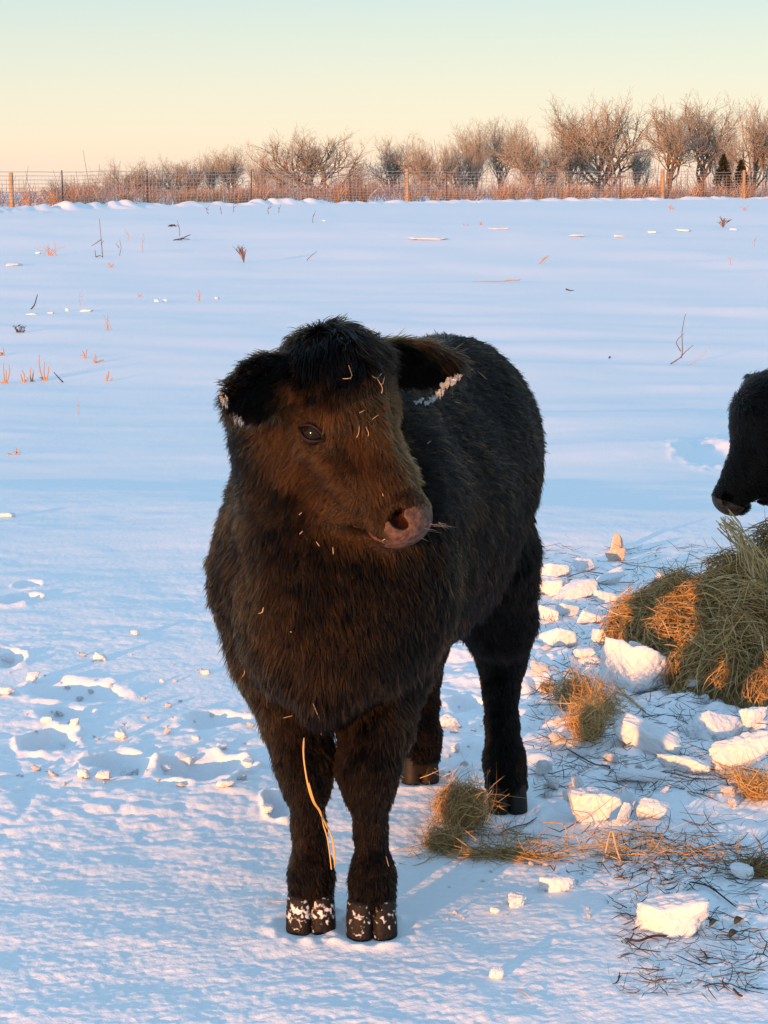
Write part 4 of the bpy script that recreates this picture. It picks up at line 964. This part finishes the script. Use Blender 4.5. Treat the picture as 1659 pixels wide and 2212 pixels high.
plates = [(1205, 1245, 84, 44, 'rounded white block farthest left in the heap beside the flank', .1), (1262, 1232, 66, 40, 'pale wedge at the top of the heap of broken snow', .3), (1195, 1285, 80, 58, 'chunky white block left in the heap next to the flank', .0),
          (1255, 1290, 92, 56, 'biggest white slab in the middle of the heap', -.2), (1312, 1262, 70, 30, 'flat greyish slab right of the pale top wedge', .2), (1310, 1300, 74, 34, 'shaded slab at the right end of the heap', -.1),
          (1230, 1330, 60, 44, 'small square block at the lower left of the heap', .4), (1280, 1345, 70, 36, 'low rounded block at the lower middle of the heap', .1), (1190, 1340, 50, 38, 'small block touching the flank at the foot of the heap', -.3),
          (1215, 1395, 90, 56, 'broad rounded mound below the heap beside the thigh', .2), (1330, 1345, 60, 30, 'small sunlit piece at the left tip of the hay', .1), (1310, 1390, 80, 48, 'warm lit lump left of the hay pile foot', .3), (1265, 1420, 60, 30, 'low pale piece between the mound and the leaning slab', 0)]
for k, (u, v_, w, h, lb, rz) in enumerate(plates): chunk(u, v_, w * .8, h * .72, lb, 60 + k, .7, rz, (rng.uniform(-.25, .15), rng.uniform(-.2, .2)), soft=15, planes=5, rough=.05, group=GB)
# lumps round the hoof prints at the left
GL = 'lumps of snow kicked up round the hoof prints'
for k, (u, v_, w, h, lb) in enumerate([(215, 1428, 38, 22, 'oval lump of snow alone above the hoof prints at left'), (291, 1372, 24, 16, 'small lump farthest back above the hoof prints at left'), (480, 1618, 28, 15, 'flat lump just above the large hoof print'),
        (446, 1458, 22, 16, 'small lump close left of the chest'), (350, 1474, 14, 10, 'tiny lump midway between chest and hoof prints'), (261, 1597, 32, 28, 'roundish lump standing above the row of hoof prints'), (424, 1598, 22, 12, 'flat small lump left of the large hoof print top'),
        (70, 1472, 30, 18, 'lump beside the dent at the left edge'), (12, 1500, 50, 22, 'low lump cut by the left edge'), (22, 1432, 46, 26, 'smooth lump at the left edge below the far hoof prints'), (180, 1680, 36, 26, 'pointed lump on the near rim of the middle hoof print'),
        (222, 1684, 44, 24, 'rounded lump on the near rim of the middle hoof print'), (278, 1676, 40, 20, 'long lump at the right rim of the middle hoof print'), (486, 1700, 50, 20, 'big flat lump on the near rim of the large hoof print'), (355, 1668, 40, 24, 'craggy lump at the left rim of the large hoof print'),
        (404, 1650, 40, 20, 'lump on the far rim of the large hoof print'), (535, 1656, 40, 18, 'lump at the right rim of the large hoof print'), (575, 1756, 34, 22, 'lump by the dent left of the front leg'), (100, 1562, 36, 20, 'lump in the snow behind the leftmost hoof print'), (160, 1570, 26, 24, 'upright lump between the two leftmost hoof prints'),
        (140, 1612, 30, 16, 'lump at the right rim of the leftmost hoof print'), (14, 1118, 40, 14, 'flat lump at the left edge in the smooth snow'), (92, 1290, 14, 12, 'tiny lump by the far hoof prints at the left edge')]):
    chunk(u, v_, w * .85, h * .85, lb, 100 + k, .8, rng.uniform(-.4, .4), planes=7, rough=.10, lod=3, group=GL, soft=10)
# lumps farther out
GF = 'lumps of crust lying out in the pasture'
for k, (u, v_, w, h, lb) in enumerate([(110, 678, 16, 7, 'flat white lump far out at left below the dark stick'), (145, 672, 10, 12, 'upright white lump far out at left'), (187, 673, 34, 8, 'long white lump far out, right of the upright one'), (70, 680, 24, 6, 'low white lump far out nearest the left edge'),
        (338, 652, 14, 9, 'left one of two white lumps above the long drift'), (356, 652, 14, 9, 'right one of two white lumps above the long drift'), (469, 646, 14, 9, 'white lump far out right of the pale grass tuft'), (28, 574, 40, 10, 'row like white lump at the left edge far out'),
        (82, 548, 16, 6, 'white flake beside the orange tuft'), (930, 518, 88, 7, 'long thin white slab out in the middle of the pasture'), (1248, 511, 44, 8, 'white slab far out right of the middle'), (1410, 504, 22, 9, 'bright lump far out at right'), (1340, 512, 30, 7, 'flat bright piece far out at right'),
        (1480, 500, 34, 8, 'bright piece far out left of the bare shrub'), (1585, 497, 22, 6, 'last bright piece far out near the right edge'), (700, 478, 10, 5, 'tiny bright lump near the fence left of middle'), (1080, 495, 50, 5, 'thin bright slab far out in the middle right')]):
    chunk(u, v_, w * .8, h * .6, lb, 200 + k, .7, rng.uniform(-.3, .3), planes=5, rough=.08, lod=3, group=GF, sink=.1)
# crumbs too small to tell apart
def crumbs(n, ulo, uhi, vlo, vhi, lo, hi, label, seed):
    protos = [chunk_mesh(seed + k, 1, .85, .6, planes=8, rough=.12, lod=3) for k in range(5)]
    for me in protos: me.materials.append(M_CHUNK)
    for k in range(n):
        g = G0(rng.uniform(ulo, uhi), rng.uniform(vlo, vhi)); r_ = lo + (hi - lo) * rng.random() ** 3
        o = bpy.data.objects.new('snow_crumb', protos[k % 5]); COL.objects.link(o); o.location = (g[0], g[1], g[2] + r_ * .35); o.scale = (r_, r_, r_); o.rotation_euler = (rng.normal() * .3, rng.normal() * .3, rng.uniform(0, 6.28))
        tag(o, label, 'snow lump', label)
crumbs(60, 20, 600, 1400, 1700, .004, .013, 'tiny crumb of snow scattered among the hoof prints left of the calf', 300)
crumbs(120, 1160, 1640, 1230, 1740, .005, .030, 'small crumb of broken snow scattered round the hay', 310)
crumbs(24, 960, 1300, 1860, 1990, .003, .008, 'tiny crumb of snow right of the front hooves', 320)
crumbs(30, 880, 1060, 1500, 1680, .004, .012, 'tiny crumb of snow under the belly between the legs', 330)

# ------------------------------------------------------------------ weeds, stubble and sticks in the pasture
m_, n_, l_, b_ = mat('dead_weed', (.16, .10, .07), .8, .1); M_WEED = m_
m_, n_, l_, b_ = mat('straw_pale', (.55, .38, .22), .6, .2); noise_mix(m_, n_, l_, b_, (.42, .27, .14), (.62, .46, .28), 30, 3); M_STRAW = m_
M_STUB = mat('stubble', (.46, .29, .18), .8, .1)[0]; M_DARK = mat('dark_stick', (.06, .04, .035), .8, .1)[0]
def stems(u, vb, lines, rad, label, cat, name, m, group=None, sides=4):
    """lines: lists of (du, dv) offsets in columns/rows from the foot, drawn in a plane facing the camera with a little depth"""
    g = G0(u, vb); s_ = g[1] / F_PX; parts = []
    for ln in lines:
        dy = rng.normal() * .2; P = smooth_line([np.array([a * s_, dy * abs(a) * s_, -b * s_]) for a, b in ln], 7); P[0, 2] -= .01
        parts.append(tubes(P[None], (rad * s_ * np.linspace(1, .45, 7))[None], sides))
    o = link(name, mesh(*join(parts)), m); o.location = tuple(g); tag(o, label, cat, group); return o
def tuft(u, vb, hgt, wid, n, label, m, name='grass_tuft', cat='grass tuft', rad=.5, group='dry tufts in the pasture'):
    L_ = []
    for k in range(n):
        a = rng.normal() * wid * .25; t = rng.normal() * wid * .5; h_ = hgt * rng.uniform(.45, 1.05); L_.append([(a, 0), (a + t * .4, -h_ * .55), (a + t + rng.normal() * wid * .15, -h_)])
    return stems(u, vb, L_, rad, label, cat, name, m, group)
stems(222, 556, [[(0, 0), (-2, -30), (-5, -82)], [(-3, -38), (-14, -30), (-24, -24)], [(-3, -28), (3, -36)], [(-14, 2), (-16, -16)], [(-16, 0), (-6, -4), (0, 0)]], 1.1, 'tallest thin dead stem with a side branch standing far out at left', 'weed', 'dead_weed', M_WEED)
BU = []
for k in range(11):
    a = rng.uniform(-30, 28); h_ = rng.uniform(22, 40); BU += [[(0, 0), (a * .35, -h_ * .5), (a, -h_)], [(a * .5, -h_ * .6), (a * .5 + rng.normal() * 9, -h_ * .95)], [(a * .7, -h_ * .75), (a * .8 + rng.normal() * 8, -h_ * 1.0)]]
stems(527, 567, BU, .75, 'small leafless shrub with many thin twigs out in the pasture left of middle', 'shrub', 'bare_shrub', M_WEED)
BU = []
for k in range(14):
    a = rng.uniform(-16, 16); h_ = rng.uniform(12, 26); BU += [[(0, 0), (a * .4, -h_ * .5), (a, -h_)], [(a * .5, -h_ * .6), (a * .5 + rng.normal() * 6, -h_ * .9)]]
stems(1562, 491, BU, .8, 'small leafless shrub out in the pasture near the right edge', 'shrub', 'bare_shrub', M_WEED)
M_TUFT = mat('orange_grass', (.50, .25, .11), .8, .1)[0]
for a in ((110, 552, 26, 26, 16, 'orange grass tuft far out at left, fullest of the small tufts', M_TUFT), (239, 578, 14, 12, 9, 'little orange tuft on a snow ripple far out at left', M_TUFT), (430, 650, 28, 10, 8, 'pale narrow tuft out in front of the fence left of middle', M_STUB), (234, 714, 40, 14, 7, 'tall pale tuft of thin stems below the white lumps at left', M_STUB),
          (1451, 452, 12, 14, 10, 'small orange tuft near the fence right of the pale post', M_TUFT), (1609, 454, 10, 12, 8, 'small orange tuft near the fence at the right edge', M_TUFT), (1005, 487, 6, 8, 5, 'speck of yellow grass far out in the middle', M_TUFT), (1038, 486, 12, 7, 6, 'little yellow tuft far out right of the yellow speck', M_TUFT), (300, 642, 10, 12, 6, 'little orange tuft beside the dark speck at left', M_TUFT), (150, 612, 0.1, 4, 2, 'speck of straw in the snow at far left', M_TUFT)): tuft(*a)
for k, (u, vb, h_, lb) in enumerate([(258, 552, 34, 'thin pale stem right of the tallest dead stem'), (277, 520, 26, 'thin stem behind the pale one at left'), (309, 544, 40, 'lone straight stem left of the small shrub'), (450, 462, 18, 'short dark stem by the bank, first of the row at left'), (478, 462, 16, 'short dark stem by the bank, second of the row at left'), (505, 458, 18, 'short dark stem by the bank, third of the row at left'),
        (580, 462, 22, 'short stem by the bank left of middle'), (602, 460, 18, 'short leaning stem by the bank left of middle'), (676, 482, 26, 'twiggy stem by the bank below the big oak'), (388, 510, 34, 'thin upright stem above the dark debris at left'), (170, 896, 40, 'pale lone stem in the smooth blue snow at left'), (175, 660, 34, 'faint pale stem below the tuft at left'), (1578, 572, 22, 'faint pale stem near the right edge'), (1630, 532, 24, 'faint pale stem at the right edge far out')]):
    stems(u, vb, [[(0, 0), (rng.normal() * 2, -h_ * .5), (rng.normal() * 4, -h_)], [(0, -h_ * .5), (rng.normal() * 6, -h_ * .75)]], .7, lb, 'weed', 'dead_weed', M_WEED if k in (0, 3, 4, 5, 6, 7, 8, 9) else M_STUB, 'thin stems standing out of the snow')
for (u, vb, hts, lb) in [(10, 828, [(-2, 44), (5, 30), (14, 40)], 'broken maize stubble at the left edge, leftmost clump'), (50, 826, [(-4, 18), (4, 26), (12, 12)], 'low broken stubble second from the left edge'), (68, 824, [(-3, 30), (5, 26)], 'paired stubble stalks third from the left edge'), (97, 822, [(-14, 56), (-2, 40), (10, 32)], 'tallest stubble clump with three stalks at left'), (8, 768, [(0, 18)], 'short stub at the left edge above the stubble'),
                     (183, 774, [(-2, 16), (4, 20)], 'small stub pair above the shadow hollow at left'), (204, 784, [(-2, 14), (4, 20)], 'small bright stub right of the stub pair'), (228, 823, [(4, 18), (8, 22)], 'curled pale stub right of the tall stubble clump'), (32, 982, [(4, 14), (-18, 4), (14, 10)], 'bent scrap of stubble at left in the smooth snow')]:
    stems(u, vb, [[(dx * .3, 0), (dx * .8, -h_ * .6), (dx + rng.normal() * 3, -h_)] for dx, h_ in hts] + [[(rng.normal() * 6, 0), (rng.normal() * 8, -5), (rng.normal() * 12, -6)]], 2.0, lb, 'stubble', 'stubble_stalk', M_STUB, 'broken stubble at the left')
stems(66, 668, [[(0, 0), (8, -8), (13, -22), (16, -32)]], 1.9, 'dark curved stick poking out of the snow far out at left', 'stick', 'stick', M_DARK)
stems(137, 826, [[(0, 0), (-8, -8), (-20, -22)]], 1.7, 'dark leaning stick right of the tall stubble clump', 'stick', 'stick', M_DARK)
stems(390, 519, [[(-16, 0), (0, -3), (20, -2)], [(0, -1), (12, -8), (22, -12)], [(-6, 0), (4, -6)]], 1.3, 'flat dark weed debris on the snow far out left of middle', 'debris', 'weed_debris', M_DARK)
stems(372, 489, [[(-10, 0), (0, -3), (9, 0)], [(-4, 0), (6, -4)]], 2.0, 'small dark clod near the fence left of middle', 'debris', 'weed_debris', M_DARK)
SP = []
for k in range(14):
    a, b_h = rng.uniform(-17, 17), rng.uniform(1, 15); SP += [[(a * .6, 0), (a, -b_h)], [(a - 2, -b_h), (a + 2, -b_h - 2.5)]]
stems(46, 718, SP, 1.0, 'low dark weed with round seed heads at the left edge', 'weed', 'dead_weed', M_DARK)
stems(1020, 609, [[(0, 0), (40, -1), (75, -2), (106, -6)], [(70, -2), (104, -3)]], 1.3, 'long straw lying flat in the pasture right of middle', 'straw', 'straw', M_STUB)
stems(1165, 570, [[(-4, 4), (6, -6), (20, -18)], [(2, -2), (10, -12), (19, -16)]], 1.5, 'bright twisted scrap of straw out in the pasture right of middle', 'straw', 'straw', M_TUFT)
stems(662, 563, [[(0, 0), (12, -12), (23, -20)]], .9, 'thin leaning twig out in the pasture in the middle', 'twig', 'twig', M_WEED)
stems(1230, 628, [[(-8, -4), (0, -1), (10, 0)], [(0, -1), (6, 2)]], 1.6, 'small dark scrap on the snow right of middle', 'debris', 'weed_debris', M_DARK)
stems(1446, 787, [[(0, 0), (22, -14), (34, -28), (50, -42)], [(24, -16), (26, -34), (24, -70), (30, -110)], [(24, -30), (14, -48), (30, -66)], [(0, 0), (18, -10), (32, -24)]], 1.2, 'forked dry twig with upright shoots in the snow at right', 'twig', 'twig', M_WEED)
stems(1490, 788, [[(-18, 0), (0, 0), (20, -16), (40, -46)]], 1.0, 'thin curved twig right of the forked one', 'twig', 'twig', M_STUB)
stems(1316, 774, [[(0, 0), (2, -5)]], 2.5, 'single dark red speck in the smooth snow at right', 'debris', 'weed_debris', M_DARK)
# long single stems round the hay
for (u, vb, ln, r_, lb, m) in [(1345, 1872, [(0, 0), (-14, -40), (-28, -88), (-40, -30), (-52, 0)], 2.2, 'bent tan hay stem standing as a steep peak in the scatter', M_STRAW), (1222, 1824, [(0, 0), (2, -26), (-8, -44), (-60, -48)], 1.6, 'arched hay stem right of the round tangle', M_STRAW), (1225, 1840, [(0, 0), (8, -40), (22, -84)], .9, 'thin reddish stem leaning up out of the scatter', M_STUB),
        (1160, 1782, [(-80, 22), (-50, 8), (-20, 0), (0, -14)], 1.4, 'dark twig in the blue shade right of the hind hoof', M_DARK), (1300, 1660, [(-80, -46), (-20, -14), (20, 0), (4, 22)], 1.6, 'long dark stem lying right of the upright hay clump', M_DARK), (1560, 1686, [(-180, 0), (-120, -12), (-60, 0), (20, 2)], 1.4, 'long thin stem lying in the blue snow at right', M_WEED),
        (1640, 1300, [(-300, -200)], 1, '', None), (1400, 2036, [(-50, -2), (-20, 3), (10, -6), (42, -8)], 3.0, 'black twisted stem in front of the big snow block', M_DARK), (1370, 2008, [(-18, 12), (-4, 0), (6, -14)], 2.0, 'black hooked stem at the left foot of the big block', M_DARK),
        (1520, 1990, [(-20, 40), (0, 32), (14, 6), (12, -24)], 2.0, 'curved brown stem round the right end of the big block', M_WEED), (1560, 1935, [(-70, -24), (-30, -14), (10, 14), (30, 32)], 2.0, 'dark forked stem behind the big block', M_DARK), (1380, 1560, [(-70, 10), (-30, 4), (40, -12), (96, -6)], 1.3, 'dark stem lying across the snow below the leaning slab', M_DARK),
        (1335, 1490, [(0, 0), (30, 26), (60, 54)], 3.2, 'thick yellow stalk lying down the front of the leaning slab', M_STRAW), (1235, 1240, [(-10, 10), (30, 0), (80, 6)], 1.0, 'thin dark stem between the white slabs of the heap', M_DARK), (890, 1865, [(-30, 0), (0, 2), (36, -6), (30, -36)], 1.6, 'yellow green stem trailing left from the round tangle', M_STRAW),
        (1440, 2125, [(-20, -16), (0, 0), (10, 10)], 1.4, 'thin brown stem below the big block', M_WEED), (1548, 2132, [(-30, 2), (0, 0), (26, 2)], 1.8, 'short dark stem near the bottom right corner', M_DARK), (1590, 2150, [(-6, -8), (6, 4), (14, 10)], 3.0, 'dark leaf scrap in the bottom right corner', M_DARK),
        (1130, 2150, [(-14, -8), (4, 2), (16, 12)], 1.2, 'pale straw scrap near the bottom edge', M_STRAW), (596, 1952, [(-22, 0), (0, 1), (24, 3)], 1.6, 'short pale straw lying left of the snowy front hoof', M_STRAW)]:
    if m is None: continue
    g = G0(u, vb); s_ = g[1] / F_PX; flat = all(b > -10 for a, b in ln) or abs(ln[0][0] - ln[-1][0]) > 2 * abs(min(b for a, b in ln))
    pts = [(G0(u + a, vb + b) + (0, 0, .003 + .006 * rng.random()) if flat else g + np.array([a * s_, rng.normal() * .01, -b * s_])) for a, b in ln]
    P = smooth_line(np.array(pts), 12) - g; v, f = tubes(P[None], (r_ * s_ * np.array([.7] + [1] * 9 + [.7, .3]))[None], 5)
    o = link('dry_stalk', mesh(v, f), m); o.location = tuple(g); tag(o, lb, 'hay stem', 'single stems round the hay')
# dark leaf scraps by the block
M_LEAF = mat('dead_leaf', (.05, .045, .025), .7, .2)[0]
for (u, v_, w, lb) in ((1542, 2002, 30, 'dark curled leaf at the right end of the big block'), (1596, 1998, 32, 'dark leaf lying on the snow right of the big block'), (1585, 2026, 34, 'second dark leaf below the one right of the big block')):
    g = G0(u, v_); s_ = g[1] / F_PX; t = np.linspace(-1, 1, 7); P = np.stack([t * w * s_ * .4, t * w * s_ * .5, .010 + .006 * np.cos(t * 2)], 1); v, f = ribbons(P[None], (w * s_ * .5 * np.sqrt(np.maximum(1 - t ** 2, .02)))[None], np.array([[.3, .1, 1.0]]))
    o = link('dead_leaf', mesh(v, f), M_LEAF); o.location = tuple(g); o.modifiers.new('thick', 'SOLIDIFY').thickness = .001; tag(o, lb, 'leaf', 'dead leaves by the big snow block')

# ------------------------------------------------------------------ straw caught in the calf's coat, ice on its ears
from mathutils.bvhtree import BVHTree
BV = BVHTree.FromPolygons([tuple(p) for p in CV], [tuple(int(q) for q in f) for f in CFc])
def on_calf(u, v, lift=.022):
    d = Vector(ray(u, v)).normalized(); hit, nr, idx, ds = BV.ray_cast(Vector(CC), d)
    if hit is None: return at(u, v, 3.75)
    return np.array(hit) - np.array(d) * lift
GS = 'bits of straw caught in the coat of the calf'
for (pts, r_, lb) in [([(804, 812), (814, 817), (826, 805)], 1.5, 'left arm of the forked straw on the calf forehead'), ([(815, 818), (826, 838), (824, 850)], 1.6, 'lower stem of the forked straw on the calf forehead'), ([(831, 812), (826, 830), (818, 826)], 1.3, 'curled tip of the forked straw on the calf forehead'), ([(753, 789), (760, 815), (740, 818)], 1.1, 'hooked straw left of the forked one on the forehead'),
        ([(776, 892), (782, 889), (788, 886)], 1.2, 'short bent straw high on the bridge of the nose'), ([(776, 920), (775, 935), (770, 946)], 1.2, 'upright straw on the bridge of the nose below the bent one'), ([(790, 922), (796, 935), (795, 942)], 1.1, 'small straw right of the upright one on the nose bridge'), ([(804, 906), (812, 900), (818, 896)], 1.0, 'slanted straw bit right on the nose bridge'),
        ([(646, 1112), (652, 1107)], 1.6, 'bright straw bit on the cheek below the eye, upper one'), ([(647, 1154), (654, 1147)], 1.6, 'bright straw bit on the cheek below the eye, lower one'), ([(683, 1170), (690, 1180)], 1.7, 'straw bit on the jaw, left of a pair'), ([(719, 1182), (720, 1197)], 1.7, 'straw bit on the jaw, right of a pair'), ([(826, 1066), (828, 1072)], 1.5, 'tiny straw bit on the side of the nose'),
        ([(826, 1168), (832, 1164)], 1.3, 'tiny straw bit by the corner of the mouth'), ([(928, 1094), (933, 1096)], 1.4, 'tiny straw bit on the tip of the nose'), ([(870, 838), (874, 842), (884, 832)], 1.2, 'bent straw at the root of the far ear'),
        ([(1032, 802), (1052, 820)], 1.4, 'pale straw on the back behind the far ear'), ([(982, 868), (996, 871)], 1.1, 'thin straw on the flank below the icy ear'), ([(908, 880), (917, 892)], 1.1, 'thin slanted straw on the dark shoulder'), ([(923, 958), (931, 952)], 1.0, 'thin pale straw lower on the dark flank'), ([(1016, 800), (1022, 796)], 1.0, 'pale fleck of straw on the back'), ([(1014, 876), (1020, 883)], 1.0, 'pale fleck of straw on the flank'),
        ([(558, 1325), (566, 1323), (569, 1312)], 1.4, 'L shaped straw on the left of the chest'), ([(515, 1420), (529, 1450), (519, 1467)], 1.4, 'long bent straw at the left shoulder'), ([(612, 1551), (632, 1546)], 1.3, 'short level straw above the left front leg'), ([(676, 1520), (690, 1555), (694, 1588)], 1.3, 'zigzag straw hanging low on the brisket'), ([(834, 1850), (840, 1872)], 1.3, 'small straw on the right front shin'), ([(627, 1364), (630, 1366)], 2.0, 'crumb of leaf on the chest')]:
    q = np.array([on_calf(u, v) for u, v in pts]); c = q.mean(0); P = smooth_line(q, 6) - c if len(q) > 1 else q; v, f = tubes(P[None], (.75 * r_ / F_PX * 3.8 * np.array([.7, 1, 1, 1, .9, .5]))[None], 5, .55)
    o = link('straw_bit', mesh(v, f), M_STRAW); o.location = tuple(c); tag(o, lb, 'straw', GS)
q = np.array([on_calf(u, v, .030) for u, v in ((657, 1594), (656, 1635), (664, 1690), (676, 1730), (690, 1752))] + [on_calf(u, v, .03) for u, v in ((706, 1785),)]); yl = q[-1][1]
q = np.concatenate([q, [at(718, 1812, yl - .005), at(722, 1850, yl), at(723, 1874, yl)]]); q2 = np.concatenate([q[2:5] + (.003, -.004, 0), [at(698, 1780, yl - .01), at(708, 1815, yl - .01), at(716, 1878, yl - .006)]])
c = q.mean(0); v1, f1 = tubes((smooth_line(q, 24) - c)[None], (3.2 / F_PX * 3.8 * np.concatenate([[.5], np.ones(20), [.8, .6, .3]]))[None], 6, .6); v2, f2 = tubes((smooth_line(q2, 16) - c)[None], np.full((1, 16), 1.5 / F_PX * 3.8), 5)
o = link('straw', mesh(*join([(v1, f1), (v2, f2)])), mat('straw_yellow', (.62, .38, .13), .5, .3)[0]); o.location = tuple(c); tag(o, 'long yellow straw hanging down the left front leg of the calf', 'straw')
for (u, v_, y_, w, h) in ((484, 868, 3.57, 15, 24), (479, 850, 3.58, 8, 14), (500, 896, 3.60, 12, 22), (514, 908, 3.60, 14, 20), (524, 914, 3.61, 6, 14), (974, 826, 3.86, 38, 18), (945, 856, 3.84, 26, 16), (928, 866, 3.83, 20, 10), (906, 868, 3.82, 16, 9)):
    p = at(u, v_, y_); s_ = y_ / F_PX; vs, fs, nv = [], [], 0
    for k in range(5):                                             # a few frozen drips side by side
        me = chunk_mesh(int(u) + k, w * s_ * rng.uniform(.12, .30), w * s_ * .12, h * s_ * rng.uniform(.30, .62), soft=10, planes=7, rough=.35, lod=3); n_v = len(me.vertices)
        co = np.empty(n_v * 3); me.vertices.foreach_get('co', co); co = co.reshape(-1, 3); tz = (co[:, 2] - co[:, 2].min()) / max(np.ptp(co[:, 2]), 1e-6); co[:, :2] *= (.25 + .85 * tz)[:, None]
        vs.append(co + np.array([(k - 2) * w * s_ * .22, rng.normal() * .002, rng.normal() * h * s_ * .12 + (k - 2) * w * s_ * (.14 if u > 900 else -.14)])); fs.append(ICOF3 + nv); nv += n_v
        bpy.data.meshes.remove(me)
    o = link('ice_lump', mesh(np.concatenate(vs), np.concatenate(fs)), M_ICE, calf); o.location = tuple(p)
